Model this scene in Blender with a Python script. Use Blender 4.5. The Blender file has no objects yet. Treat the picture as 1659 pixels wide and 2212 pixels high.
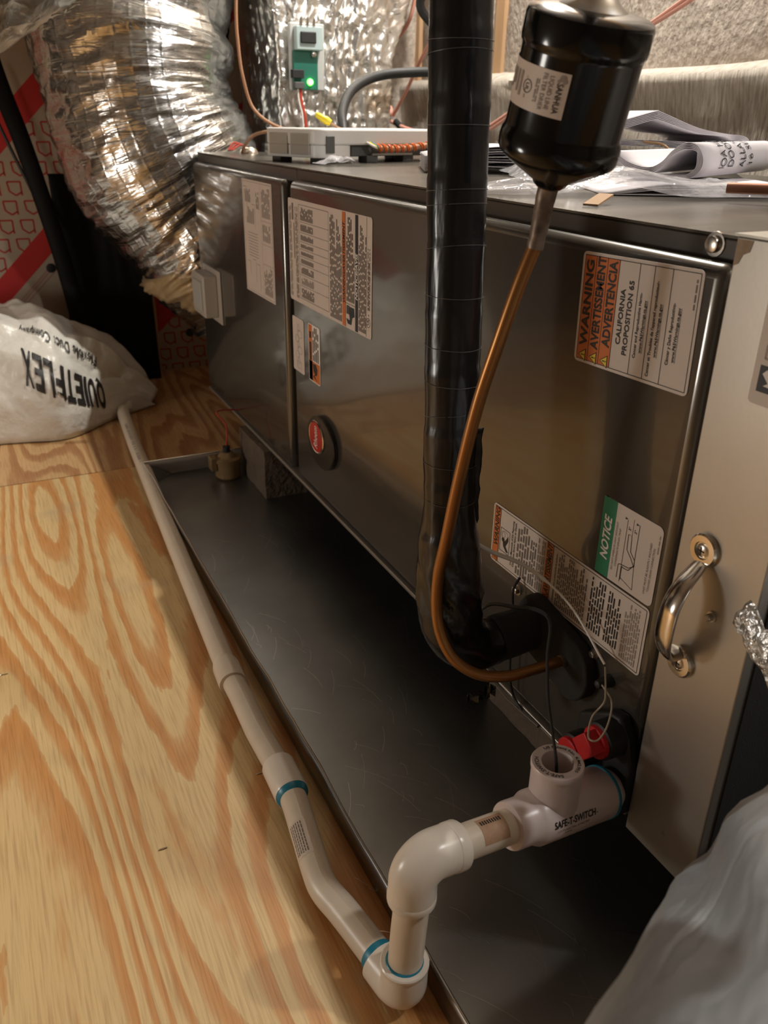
import bpy, bmesh, math, random
import numpy as np
from mathutils import Vector, Matrix, noise

PI = math.pi
rng = random.Random(7)
SC = bpy.context.scene
COL = SC.collection

# ------------------------------------------------------------------ camera
cd = bpy.data.cameras.new('camera')
cam = bpy.data.objects.new('camera', cd)
COL.objects.link(cam)
cam.matrix_world = Matrix((
    (0.90038814, 0.17358277, -0.39896142, -0.42),
    (-0.43479954, 0.39234131, -0.81056625, 0.0),
    (0.01582871, 0.90329249, 0.42873318, 0.625),
    (0, 0, 0, 1)))
cd.sensor_fit = 'HORIZONTAL'
cd.sensor_width = 36.0
cd.lens = 36.0 * 1785.0 / 1659.0
cd.clip_start = 0.01
cd.dof.use_dof = True
cd.dof.focus_distance = 0.76
cd.dof.aperture_fstop = 15.0
SC.camera = cam

# ------------------------------------------------------------------ light and exposure
SC.view_settings.view_transform = 'Standard'
SC.view_settings.look = 'None'
SC.view_settings.gamma = 1.0
SC.view_settings.use_curve_mapping = False
SC.view_settings.exposure = 0.0
w = bpy.data.worlds.new('world')
SC.world = w
w.use_nodes = True
w.node_tree.nodes['Background'].inputs[0].default_value = (1.0, 0.85, 0.7, 1)
w.node_tree.nodes['Background'].inputs[1].default_value = 0.012


def lamp(name, loc, watts, color, radius):
    d = bpy.data.lights.new(name, 'POINT')
    d.energy = watts
    d.color = color
    d.shadow_soft_size = radius
    o = bpy.data.objects.new(name, d)
    COL.objects.link(o)
    o.location = loc
    return o


lamp('attic_bulb', (0.528, 1.40, 1.62), 76, (1.0, 0.97, 0.90), 0.014)      # over the unit, near the insulated wall
lamp('near_bulb', (0.66, -0.20, 1.50), 26, (1.0, 0.98, 0.96), 0.03)       # second bulb further along the wall
lamp('work_light', (-1.40, 0.98, 0.37), 15.5, (1.0, 0.94, 0.86), 0.12)       # to the left of the unit

# ------------------------------------------------------------------ materials


def mat(name, col, rough=0.5, metal=0.0, coat=0.0, coat_rough=0.1, var=None, bump=None, spec=None, alpha=None,
        trans=None, emit=None, coords='Object'):
    """var = (scale or (sx,sy,sz), amount, second colour, detail); bump = (scale, strength, distance, detail)"""
    m = bpy.data.materials.new(name)
    m.use_nodes = True
    nt = m.node_tree
    b = nt.nodes['Principled BSDF']
    b.inputs['Base Color'].default_value = (*col, 1)
    b.inputs['Roughness'].default_value = rough
    b.inputs['Metallic'].default_value = metal
    b.inputs['Coat Weight'].default_value = coat
    b.inputs['Coat Roughness'].default_value = coat_rough
    if spec is not None:
        b.inputs['Specular IOR Level'].default_value = spec
    if alpha is not None:
        b.inputs['Alpha'].default_value = alpha
    if trans is not None:
        b.inputs['Transmission Weight'].default_value = trans
    if emit is not None:
        b.inputs['Emission Color'].default_value = (*emit[0], 1)
        b.inputs['Emission Strength'].default_value = emit[1]
    tc = nt.nodes.new('ShaderNodeTexCoord')

    def nz(scale, detail):
        mp = nt.nodes.new('ShaderNodeMapping')
        s = scale if isinstance(scale, tuple) else (scale,) * 3
        mp.inputs['Scale'].default_value = s
        nt.links.new(tc.outputs[coords], mp.inputs['Vector'])
        n = nt.nodes.new('ShaderNodeTexNoise')
        n.inputs['Scale'].default_value = 1.0
        n.inputs['Detail'].default_value = detail
        nt.links.new(mp.outputs[0], n.inputs['Vector'])
        return n
    if var:
        n = nz(var[0], var[3] if len(var) > 3 else 3.0)
        r = nt.nodes.new('ShaderNodeValToRGB')
        r.color_ramp.elements[0].position = 0.5 - 0.5 * var[1]
        r.color_ramp.elements[0].color = (*col, 1)
        r.color_ramp.elements[1].position = 0.5 + 0.5 * var[1]
        r.color_ramp.elements[1].color = (*var[2], 1)
        nt.links.new(n.outputs['Fac'], r.inputs['Fac'])
        nt.links.new(r.outputs['Color'], b.inputs['Base Color'])
    if bump:
        n = nz(bump[0], bump[3] if len(bump) > 3 else 3.0)
        bp = nt.nodes.new('ShaderNodeBump')
        bp.inputs['Strength'].default_value = bump[1]
        bp.inputs['Distance'].default_value = bump[2]
        nt.links.new(n.outputs['Fac'], bp.inputs['Height'])
        nt.links.new(bp.outputs[0], b.inputs['Normal'])
    return m


def plywood_material(name, seed, light, dark):
    m = bpy.data.materials.new(name)
    m.use_nodes = True
    nt = m.node_tree
    N, L = nt.nodes, nt.links
    b = N['Principled BSDF']
    tc = N.new('ShaderNodeTexCoord')
    mp = N.new('ShaderNodeMapping')
    mp.inputs['Scale'].default_value = (6.2, 0.78, 1)
    mp.inputs['Location'].default_value = (seed * 3.1, seed * 1.7, seed)
    L.new(tc.outputs['Object'], mp.inputs['Vector'])
    n1 = N.new('ShaderNodeTexNoise')
    n1.inputs['Scale'].default_value = 1.0
    n1.inputs['Detail'].default_value = 1.2
    n1.inputs['Roughness'].default_value = 0.35
    L.new(mp.outputs[0], n1.inputs['Vector'])
    # ragged edges of the late wood
    mp2 = N.new('ShaderNodeMapping')
    mp2.inputs['Scale'].default_value = (90, 14, 1)
    L.new(tc.outputs['Object'], mp2.inputs['Vector'])
    n2 = N.new('ShaderNodeTexNoise')
    n2.inputs['Scale'].default_value = 1.0
    n2.inputs['Detail'].default_value = 3
    L.new(mp2.outputs[0], n2.inputs['Vector'])
    a = N.new('ShaderNodeMath'); a.operation = 'MULTIPLY'; a.inputs[1].default_value = 19.0
    L.new(n1.outputs['Fac'], a.inputs[0])
    c = N.new('ShaderNodeMath'); c.operation = 'MULTIPLY_ADD'; c.inputs[1].default_value = 0.42
    L.new(n2.outputs['Fac'], c.inputs[0]); L.new(a.outputs[0], c.inputs[2])
    f = N.new('ShaderNodeMath'); f.operation = 'FRACT'
    L.new(c.outputs[0], f.inputs[0])
    r = N.new('ShaderNodeValToRGB')
    e = r.color_ramp.elements
    e[0].position = 0.0; e[0].color = (*light, 1)
    e[1].position = 1.0; e[1].color = (*[0.5 * (p + q) for p, q in zip(light, dark)], 1)
    for pos, t in ((0.45, 0.10), (0.58, 0.75), (0.80, 1.0), (0.93, 0.95)):
        x = e.new(pos)
        x.color = (*[p * (1 - t) + q * t for p, q in zip(light, dark)], 1)
    L.new(f.outputs[0], r.inputs['Fac'])
    # fine fibre streaks
    mp3 = N.new('ShaderNodeMapping')
    mp3.inputs['Scale'].default_value = (420, 16, 1)
    L.new(tc.outputs['Object'], mp3.inputs['Vector'])
    n3 = N.new('ShaderNodeTexNoise')
    n3.inputs['Scale'].default_value = 1.0
    n3.inputs['Detail'].default_value = 2
    L.new(mp3.outputs[0], n3.inputs['Vector'])
    r3 = N.new('ShaderNodeValToRGB')
    r3.color_ramp.elements[0].position = 0.30; r3.color_ramp.elements[0].color = (0.72, 0.66, 0.60, 1)
    r3.color_ramp.elements[1].position = 0.55; r3.color_ramp.elements[1].color = (1, 1, 1, 1)
    L.new(n3.outputs['Fac'], r3.inputs['Fac'])
    mx = N.new('ShaderNodeMix'); mx.data_type = 'RGBA'; mx.blend_type = 'MULTIPLY'
    mx.inputs[0].default_value = 0.75
    L.new(r.outputs[0], mx.inputs[6]); L.new(r3.outputs[0], mx.inputs[7])
    # grey grime patches
    n4 = N.new('ShaderNodeTexNoise'); n4.inputs['Scale'].default_value = 7.0; n4.inputs['Detail'].default_value = 3
    L.new(tc.outputs['Object'], n4.inputs['Vector'])
    r4 = N.new('ShaderNodeValToRGB')
    r4.color_ramp.elements[0].position = 0.60; r4.color_ramp.elements[0].color = (0, 0, 0, 1)
    r4.color_ramp.elements[1].position = 0.78; r4.color_ramp.elements[1].color = (1, 1, 1, 1)
    L.new(n4.outputs['Fac'], r4.inputs['Fac'])
    mg = N.new('ShaderNodeMath'); mg.operation = 'MULTIPLY'; mg.inputs[1].default_value = 0.5
    L.new(r4.outputs[0], mg.inputs[0])
    mx2 = N.new('ShaderNodeMix'); mx2.data_type = 'RGBA'
    mx2.inputs[7].default_value = (0.30, 0.24, 0.17, 1)
    L.new(mg.outputs[0], mx2.inputs[0]); L.new(mx.outputs[2], mx2.inputs[6])
    L.new(mx2.outputs[2], b.inputs['Base Color'])
    b.inputs['Roughness'].default_value = 0.55
    bp = N.new('ShaderNodeBump'); bp.inputs['Strength'].default_value = 0.25; bp.inputs['Distance'].default_value = 0.001
    L.new(n3.outputs['Fac'], bp.inputs['Height']); L.new(bp.outputs[0], b.inputs['Normal'])
    return m


def foil_material(name, base, rough, scale, strength, dist, grid=0.0, brown=None, metal=1.0):
    """crinkled foil: metallic, fine crease bump laid out in the sheet's own UVs, optional scrim grid"""
    m = bpy.data.materials.new(name)
    m.use_nodes = True
    nt = m.node_tree
    N, L = nt.nodes, nt.links
    b = N['Principled BSDF']
    b.inputs['Metallic'].default_value = metal
    b.inputs['Roughness'].default_value = rough
    b.inputs['Base Color'].default_value = (*base, 1)
    uv = N.new('ShaderNodeUVMap'); uv.uv_map = 'UVMap'
    mp = N.new('ShaderNodeMapping'); mp.inputs['Scale'].default_value = (*scale, 1)
    L.new(uv.outputs[0], mp.inputs['Vector'])
    n = N.new('ShaderNodeTexNoise'); n.inputs['Scale'].default_value = 1; n.inputs['Detail'].default_value = 4
    n.inputs['Distortion'].default_value = 0.6
    L.new(mp.outputs[0], n.inputs['Vector'])
    # creases: |noise - .5|
    s = N.new('ShaderNodeMath'); s.operation = 'SUBTRACT'; s.inputs[1].default_value = 0.5
    L.new(n.outputs['Fac'], s.inputs[0])
    ab = N.new('ShaderNodeMath'); ab.operation = 'ABSOLUTE'; L.new(s.outputs[0], ab.inputs[0])
    h = ab
    if grid:
        wv = []
        for ax in ('X', 'Y'):
            wt = N.new('ShaderNodeTexWave'); wt.bands_direction = ax
            wt.inputs['Scale'].default_value = grid
            wt.inputs['Distortion'].default_value = 0.4
            L.new(uv.outputs[0], wt.inputs['Vector'])
            p = N.new('ShaderNodeMath'); p.operation = 'POWER'; p.inputs[1].default_value = 8
            L.new(wt.outputs['Fac'], p.inputs[0]); wv.append(p)
        ad = N.new('ShaderNodeMath'); ad.operation = 'MAXIMUM'
        L.new(wv[0].outputs[0], ad.inputs[0]); L.new(wv[1].outputs[0], ad.inputs[1])
        ma = N.new('ShaderNodeMath'); ma.operation = 'MULTIPLY_ADD'; ma.inputs[1].default_value = 0.06
        L.new(ad.outputs[0], ma.inputs[0]); L.new(ab.outputs[0], ma.inputs[2])
        h = ma
    if brown:
        n5 = N.new('ShaderNodeTexNoise'); n5.inputs['Scale'].default_value = 9; n5.inputs['Detail'].default_value = 3
        L.new(uv.outputs[0], n5.inputs['Vector'])
        r5 = N.new('ShaderNodeValToRGB')
        r5.color_ramp.elements[0].position = 0.61; r5.color_ramp.elements[0].color = (*base, 1)
        r5.color_ramp.elements[1].position = 0.78; r5.color_ramp.elements[1].color = (*brown, 1)
        L.new(n5.outputs['Fac'], r5.inputs['Fac']); L.new(r5.outputs[0], b.inputs['Base Color'])
    bp = N.new('ShaderNodeBump'); bp.inputs['Strength'].default_value = strength; bp.inputs['Distance'].default_value = dist
    L.new(h.outputs[0], bp.inputs['Height']); L.new(bp.outputs[0], b.inputs['Normal'])
    return m


M = {}
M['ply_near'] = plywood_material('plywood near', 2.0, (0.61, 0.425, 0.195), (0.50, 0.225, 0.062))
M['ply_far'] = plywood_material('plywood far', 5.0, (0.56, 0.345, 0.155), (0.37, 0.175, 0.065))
M['roof_wood'] = mat('roof deck wood', (0.12, 0.09, 0.065), 0.8, var=((3, 30, 3), 0.5, (0.17, 0.13, 0.095)))
M['stud_wood'] = mat('stud wood', (0.55, 0.36, 0.20), 0.65, var=((30, 30, 3), 0.5, (0.42, 0.25, 0.13)))
M['paint'] = mat('taupe panel enamel', (0.105, 0.099, 0.087), 0.24, 0.65, coat=0.8, coat_rough=0.06,
                 var=(7, 0.5, (0.12, 0.109, 0.094)), bump=(5, 0.06, 0.006, 1))
M['frame_paint'] = mat('dark taupe frame', (0.075, 0.066, 0.055), 0.38, 0.35, coat=0.3, coat_rough=0.2)
M['top_paint'] = mat('painted-reflection cabinet top', (0.060, 0.053, 0.042), 0.27, 0.5, var=((7, 26, 5), 0.5, (0.21, 0.19, 0.155), 5),
                     bump=((6, 50, 6), 0.12, 0.004, 2))  # pale and dark streaks painted in for wood-like reflections on the top
M['galv'] = mat('galvanized sheet', (0.44, 0.40, 0.345), 0.40, 0.8, var=(9, 0.5, (0.48, 0.455, 0.41)), bump=(260, 0.05, 0.0005, 2))
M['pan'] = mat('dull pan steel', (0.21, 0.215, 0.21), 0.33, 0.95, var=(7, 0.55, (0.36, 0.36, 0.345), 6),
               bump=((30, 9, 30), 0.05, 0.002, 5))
M['rim'] = mat('bright cut edge', (0.75, 0.72, 0.66), 0.25, 1.0)
M['chrome'] = mat('polished zinc', (0.78, 0.73, 0.66), 0.16, 1.0)
M['steel'] = mat('screw steel', (0.60, 0.56, 0.50), 0.28, 1.0)
M['black'] = mat('black rubber', (0.012, 0.012, 0.012), 0.55)
M['tape'] = mat('black vinyl tape', (0.008, 0.008, 0.009), 0.24, bump=((60, 60, 14), 0.30, 0.004, 3))
M['tape_line'] = mat('tape edge', (0.10, 0.10, 0.10), 0.4)
M['foam'] = mat('black foam', (0.018, 0.017, 0.015), 0.85, bump=(700, 0.4, 0.001, 2))
M['black_gloss'] = mat('glossy black enamel', (0.004, 0.004, 0.004), 0.16, spec=0.35, coat=0.15, coat_rough=0.05)
M['copper'] = mat('tarnished copper', (0.36, 0.165, 0.06), 0.36, 0.85, var=((50, 50, 9), 0.8, (0.30, 0.145, 0.045)))
M['copper_dark'] = mat('burnt copper', (0.10, 0.08, 0.06), 0.45, 0.6, var=(140, 0.6, (0.32, 0.24, 0.19)))
M['copper_pink'] = mat('pinkish bare copper', (0.50, 0.26, 0.19), 0.42, 0.6, var=(60, 0.6, (0.36, 0.17, 0.10)))
M['braze'] = mat('silver braze', (0.40, 0.41, 0.42), 0.42, 0.9, var=(120, 0.6, (0.42, 0.33, 0.20)))
M['pvc'] = mat('ivory pvc', (0.74, 0.65, 0.52), 0.36, var=(40, 0.6, (0.68, 0.58, 0.46)))
M['pvc_white'] = mat('white pvc fitting', (0.80, 0.73, 0.63), 0.28)
M['tee_white'] = mat('cool white tee', (0.68, 0.58, 0.56), 0.30)
M['tee_in'] = mat('tee socket', (0.55, 0.52, 0.58), 0.4)
M['primer'] = mat('blue primer', (0.012, 0.20, 0.30), 0.35)
M['red_plug'] = mat('red plastic', (0.55, 0.012, 0.018), 0.45)
M['paper'] = mat('label paper', (0.66, 0.58, 0.52), 0.5)
M['paper_white'] = mat('white booklet paper', (0.74, 0.71, 0.74), 0.6)
M['ink'] = mat('black ink', (0.018, 0.015, 0.014), 0.5)
M['ink_grey'] = mat('grey ink', (0.17, 0.14, 0.125), 0.5)
M['ink_mid'] = mat('pale ink', (0.34, 0.29, 0.26), 0.5)
M['orange'] = mat('orange print', (0.62, 0.16, 0.03), 0.5)
M['yellow'] = mat('yellow print', (0.80, 0.62, 0.06), 0.5)
M['green'] = mat('green print', (0.02, 0.20, 0.095), 0.5)
M['white'] = mat('white print', (0.80, 0.76, 0.72), 0.5)
M['navy'] = mat('dark navy print', (0.02, 0.025, 0.035), 0.5)
M['badge'] = mat('badge black', (0.022, 0.02, 0.018), 0.25)
M['badge_red'] = mat('badge red enamel', (0.50, 0.018, 0.015), 0.2, coat=0.5)
M['foil'] = foil_material('duct foil', (0.66, 0.665, 0.66), 0.22, (7, 60), 0.6, 0.012, grid=11, brown=(0.55, 0.40, 0.24))
M['foil_wrap'] = foil_material('plenum foil', (0.76, 0.75, 0.71), 0.30, (17, 14), 0.6, 0.016, brown=(0.62, 0.50, 0.36))
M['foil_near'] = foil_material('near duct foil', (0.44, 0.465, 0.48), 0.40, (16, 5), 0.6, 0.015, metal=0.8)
M['foil_tan'] = mat('kraft under foil', (0.42, 0.28, 0.12), 0.4, 0.35, var=((60, 60, 60), 0.7, (0.62, 0.50, 0.32)))
M['batt'] = mat('faced insulation', (0.34, 0.29, 0.235), 0.72, var=((60, 170, 30), 0.42, (0.60, 0.54, 0.46), 6),
                bump=((70, 190, 40), 0.7, 0.006, 5))
M['batt_up'] = mat('brown insulation', (0.29, 0.235, 0.19), 0.85, var=((70, 120, 60), 0.45, (0.50, 0.43, 0.36), 6),
                   bump=((80, 110, 80), 0.8, 0.006, 5))
M['board'] = mat('tan foam board facer', (0.46, 0.37, 0.27), 0.6, var=(12, 0.6, (0.40, 0.31, 0.22)))
M['board_red'] = mat('red board print', (0.50, 0.022, 0.018), 0.55)
M['board_line'] = mat('red outline print', (0.42, 0.035, 0.022), 0.55)
M['board_pink'] = mat('faded red print', (0.40, 0.20, 0.15), 0.6)
M['black_film'] = mat('black building film', (0.004, 0.004, 0.004), 0.7, spec=0.25)
M['bag'] = mat('white poly sack', (0.70, 0.67, 0.60), 0.32, bump=(16, 0.6, 0.02, 5))
M['clear'] = mat('clear poly bag', (0.80, 0.79, 0.82), 0.16, alpha=0.45, bump=(45, 0.6, 0.01, 3))
M['box_white'] = mat('white control plastic', (0.70, 0.69, 0.66), 0.35)
M['box_grey'] = mat('grey grille plastic', (0.40, 0.37, 0.32), 0.5)  # darker, warmer plastic for the grille panels
M['grey_plastic'] = mat('dark grey plastic', (0.085, 0.085, 0.082), 0.5)
M['lite_plastic'] = mat('light grey plastic', (0.45, 0.46, 0.44), 0.4)
M['clear_cover'] = mat('milky cover', (0.48, 0.60, 0.60), 0.2, alpha=0.75)
M['pcb'] = mat('green circuit board', (0.02, 0.14, 0.10), 0.3)
M['led'] = mat('green led', (0.1, 1.0, 0.1), 0.3, emit=((0.08, 1.0, 0.05), 14.0))
M['led_core'] = mat('led core', (0.8, 1.0, 0.8), 0.3, emit=((0.75, 1.0, 0.7), 30.0))
M['wire_pink'] = mat('salmon wire sheath', (0.72, 0.35, 0.27), 0.45)
M['wire_tan'] = mat('brown wire sheath', (0.42, 0.22, 0.12), 0.45)
M['wire_orange'] = mat('orange wire', (0.75, 0.16, 0.03), 0.4)
M['wire_white'] = mat('white wire', (0.75, 0.72, 0.66), 0.4)
M['wire_red'] = mat('red wire', (0.45, 0.05, 0.03), 0.4)
M['wire_nut'] = mat('yellow wire nut', (0.80, 0.62, 0.02), 0.35)
M['string'] = mat('tan twine', (0.42, 0.36, 0.26), 0.6)
M['rod'] = mat('white plastic rod', (0.90, 0.88, 0.84), 0.25)
M['concrete'] = mat('rough concrete', (0.095, 0.070, 0.048), 0.9, var=(40, 0.7, (0.15, 0.105, 0.072), 6), bump=(110, 0.9, 0.004, 5))
M['float_cup'] = mat('amber float switch', (0.25, 0.16, 0.07), 0.3, var=(50, 0.5, (0.18, 0.11, 0.05)))
M['tan_sticker'] = mat('worn tan sticker', (0.52, 0.33, 0.20), 0.6, var=(160, 0.6, (0.38, 0.22, 0.13)))
M['clear_sticker'] = mat('clear sticker', (0.70, 0.60, 0.50), 0.18)
M['breaker'] = mat('breaker cover plastic', (0.46, 0.42, 0.37), 0.35)
M['chip'] = mat('wood chip', (0.50, 0.32, 0.18), 0.8)
M['rust'] = mat('rust stain', (0.22, 0.14, 0.085), 0.6, 0.4, var=(160, 0.8, (0.36, 0.29, 0.22)))

# ------------------------------------------------------------------ builders
ORIGIN = {}


class MB:
    def __init__(s):
        s.v, s.f, s.m, s.uv = [], [], [], []

    def add(s, verts, faces, mi=0, uvs=None):
        o = len(s.v)
        s.v.extend([tuple(p) for p in verts])
        s.uv.extend(uvs if uvs is not None else [(p[0], p[1]) for p in verts])
        for f in faces:
            s.f.append([i + o for i in f])
            s.m.append(mi)
        return s

    def box(s, x0, x1, y0, y1, z0, z1, mi=0):
        p = [(x, y, z) for x in (x0, x1) for y in (y0, y1) for z in (z0, z1)]
        return s.add(p, [(0, 1, 3, 2), (4, 6, 7, 5), (0, 4, 5, 1), (2, 3, 7, 6), (0, 2, 6, 4), (1, 5, 7, 3)], mi)

    def obox(s, c, ax, ay, az, mi=0):
        """box from a centre and three half-axes"""
        c, ax, ay, az = map(Vector, (c, ax, ay, az))
        p = [c + i * ax + j * ay + k * az for i in (-1, 1) for j in (-1, 1) for k in (-1, 1)]
        return s.add(p, [(0, 1, 3, 2), (4, 6, 7, 5), (0, 4, 5, 1), (2, 3, 7, 6), (0, 2, 6, 4), (1, 5, 7, 3)], mi)

    def tube(s, pts, r, n=14, mi=0, cap=True, disp=None, ell=None, up=None, uvk=(1, 1)):
        pts = [Vector(p) for p in pts]
        k = len(pts)
        rs = r if isinstance(r, (list, tuple)) else [r] * k
        T = []
        for i in range(k):
            t = pts[min(i + 1, k - 1)] - pts[max(i - 1, 0)]
            T.append(t.normalized())
        u = Vector(up) if up else (Vector((0, 0, 1)) if abs(T[0].z) < 0.9 else Vector((1, 0, 0)))
        u = (u - T[0] * u.dot(T[0])).normalized()
        vs, uvs = [], []
        length = 0
        for i in range(k):
            if i:
                length += (pts[i] - pts[i - 1]).length
                u = (u - T[i] * u.dot(T[i])).normalized()
            w_ = T[i].cross(u)
            for j in range(n + 1):
                a = 2 * PI * j / n
                rr = rs[i]
                if disp:
                    rr += disp(a, length, i)
                ca, sa = math.cos(a), math.sin(a)
                if ell:
                    ca *= ell[0] if not isinstance(ell[0], (list, tuple)) else ell[0][i]
                    sa *= ell[1] if not isinstance(ell[1], (list, tuple)) else ell[1][i]
                vs.append(pts[i] + (u * ca + w_ * sa) * rr)
                uvs.append((a / (2 * PI) * uvk[0], length * uvk[1]))
        q = n + 1
        fs = [(i * q + j, i * q + j + 1, (i + 1) * q + j + 1, (i + 1) * q + j) for i in range(k - 1) for j in range(n)]
        if cap:
            fs.append(tuple(range(n - 1, -1, -1)))
            fs.append(tuple((k - 1) * q + j for j in range(n)))
        return s.add(vs, fs, mi, uvs)

    def lathe(s, p0, axis, prof, n=32, mi=0, up=None, cap=True):
        p0, ax = Vector(p0), Vector(axis).normalized()
        u = Vector(up) if up else (Vector((0, 0, 1)) if abs(ax.z) < 0.9 else Vector((1, 0, 0)))
        u = (u - ax * u.dot(ax)).normalized()
        w_ = ax.cross(u)
        vs = []
        for t, r in prof:
            for j in range(n):
                a = 2 * PI * j / n
                vs.append(p0 + ax * t + (u * math.cos(a) + w_ * math.sin(a)) * r)
        k = len(prof)
        fs = [(i * n + j, i * n + (j + 1) % n, (i + 1) * n + (j + 1) % n, (i + 1) * n + j) for i in range(k - 1) for j in range(n)]
        if cap:
            fs.append(tuple(range(n - 1, -1, -1)))
            fs.append(tuple((k - 1) * n + j for j in range(n)))
        return s.add(vs, fs, mi)

    def grid(s, nu, nv, fn, mi=0, uvk=(1, 1)):
        vs, uvs = [], []
        for i in range(nu + 1):
            for j in range(nv + 1):
                a, b = i / nu, j / nv
                vs.append(fn(a, b))
                uvs.append((a * uvk[0], b * uvk[1]))
        q = nv + 1
        fs = [(i * q + j, (i + 1) * q + j, (i + 1) * q + j + 1, i * q + j + 1) for i in range(nu) for j in range(nv)]
        return s.add(vs, fs, mi, uvs)

    def build(s, name, mats, parent=None, smooth=35, bevel=None, solid=None, origin=None, seg=3, weld=False):
        me = bpy.data.meshes.new(name)
        off = Vector(origin) if origin is not None else ORIGIN.get(parent.name if parent else None, Vector((0, 0, 0)))
        me.from_pydata([tuple(Vector(p) - off) for p in s.v], [], s.f)
        if not isinstance(mats, (list, tuple)):
            mats = [mats]
        for k in mats:
            me.materials.append(M[k])
        me.polygons.foreach_set('material_index', s.m)
        uvl = me.uv_layers.new(name='UVMap')
        arr = np.array(s.uv, dtype=np.float32)
        li = np.zeros(len(me.loops), dtype=np.int32)
        me.loops.foreach_get('vertex_index', li)
        uvl.data.foreach_set('uv', arr[li].ravel())
        if weld or bevel:
            bm = bmesh.new(); bm.from_mesh(me)
            bmesh.ops.remove_doubles(bm, verts=bm.verts, dist=1e-6)
            bmesh.ops.recalc_face_normals(bm, faces=bm.faces)
            bm.to_mesh(me); bm.free()
        if smooth:
            me.polygons.foreach_set('use_smooth', [True] * len(me.polygons))
            me.set_sharp_from_angle(angle=math.radians(smooth))
        o = bpy.data.objects.new(name, me)
        COL.objects.link(o)
        if parent is not None:
            o.parent = parent
            if origin is not None:
                o.location = off - ORIGIN.get(parent.name, Vector((0, 0, 0)))
        elif origin is not None:
            o.location = off
        ORIGIN[o.name] = off
        if bevel:
            b = o.modifiers.new('bevel', 'BEVEL')
            b.width = bevel; b.segments = seg; b.limit_method = 'ANGLE'; b.angle_limit = math.radians(40)
        if solid:
            d = o.modifiers.new('solid', 'SOLIDIFY')
            d.thickness = solid; d.offset = 0
        return o


def thing(name, label, cat, loc=(0, 0, 0), group=None):
    o = bpy.data.objects.new(name, None)
    COL.objects.link(o)
    o.location = loc
    o.empty_display_size = 0.05
    ORIGIN[o.name] = Vector(loc)
    return tag(o, label, cat, group)


def tag(o, label, cat, group=None):
    o['label'] = label
    o['category'] = cat
    if group:
        o['group'] = group
    return o


def struct(o, label=None):
    o['kind'] = 'structure'
    if label:
        o['label'] = label
    return o


def smooth_path(pts, per=8):
    """Catmull-Rom through the points"""
    P = [Vector(p) for p in pts]
    P = [2 * P[0] - P[1]] + P + [2 * P[-1] - P[-2]]
    out = []
    for i in range(1, len(P) - 2):
        a, b, c, d = P[i - 1], P[i], P[i + 1], P[i + 2]
        for k in range(per):
            t = k / per
            out.append(0.5 * ((2 * b) + (c - a) * t + (2 * a - 5 * b + 4 * c - d) * t * t + (3 * b - a - 3 * c + d) * t ** 3))
    out.append(P[-2])
    return out


def arc_path(pts, rad, n=8):
    """polyline with its inner corners rounded"""
    P = [Vector(p) for p in pts]
    out = [P[0]]
    for i in range(1, len(P) - 1):
        a, b = (P[i - 1] - P[i]).normalized(), (P[i + 1] - P[i]).normalized()
        ang = a.angle(b)
        d = rad / math.tan(ang / 2)
        A, B = P[i] + a * d, P[i] + b * d
        cen = P[i] + (a + b).normalized() * (rad / math.sin(ang / 2))
        va, vb = A - cen, B - cen
        tot = va.angle(vb)
        ax = va.cross(vb).normalized()
        for k in range(n + 1):
            out.append(cen + Matrix.Rotation(tot * k / n, 3, ax) @ va)
    out.append(P[-1])
    return out


def nz(x, y, z=0.0):
    return noise.noise(Vector((x, y, z)))


def ridge(x, y, z=0.0):
    return 1 - 2 * abs(noise.noise(Vector((x, y, z))))


# ------------------------------------------------------------------ flat print
_glyphs = {}


def text_mesh(s, bold=0.0, shear=0.0):
    key = (s, bold, shear)
    if key not in _glyphs:
        c = bpy.data.curves.new('print', 'FONT')
        c.body = s
        c.size = 1.0
        c.offset = bold
        c.shear = shear
        c.resolution_u = 3
        o = bpy.data.objects.new('print', c)
        me = o.to_mesh()
        vs = [(v.co.x, v.co.y) for v in me.vertices]
        fs = [list(p.vertices) for p in me.polygons]
        o.to_mesh_clear()
        bpy.data.objects.remove(o)
        bpy.data.curves.remove(c)
        _glyphs[key] = (vs, fs)
    return _glyphs[key]


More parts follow.
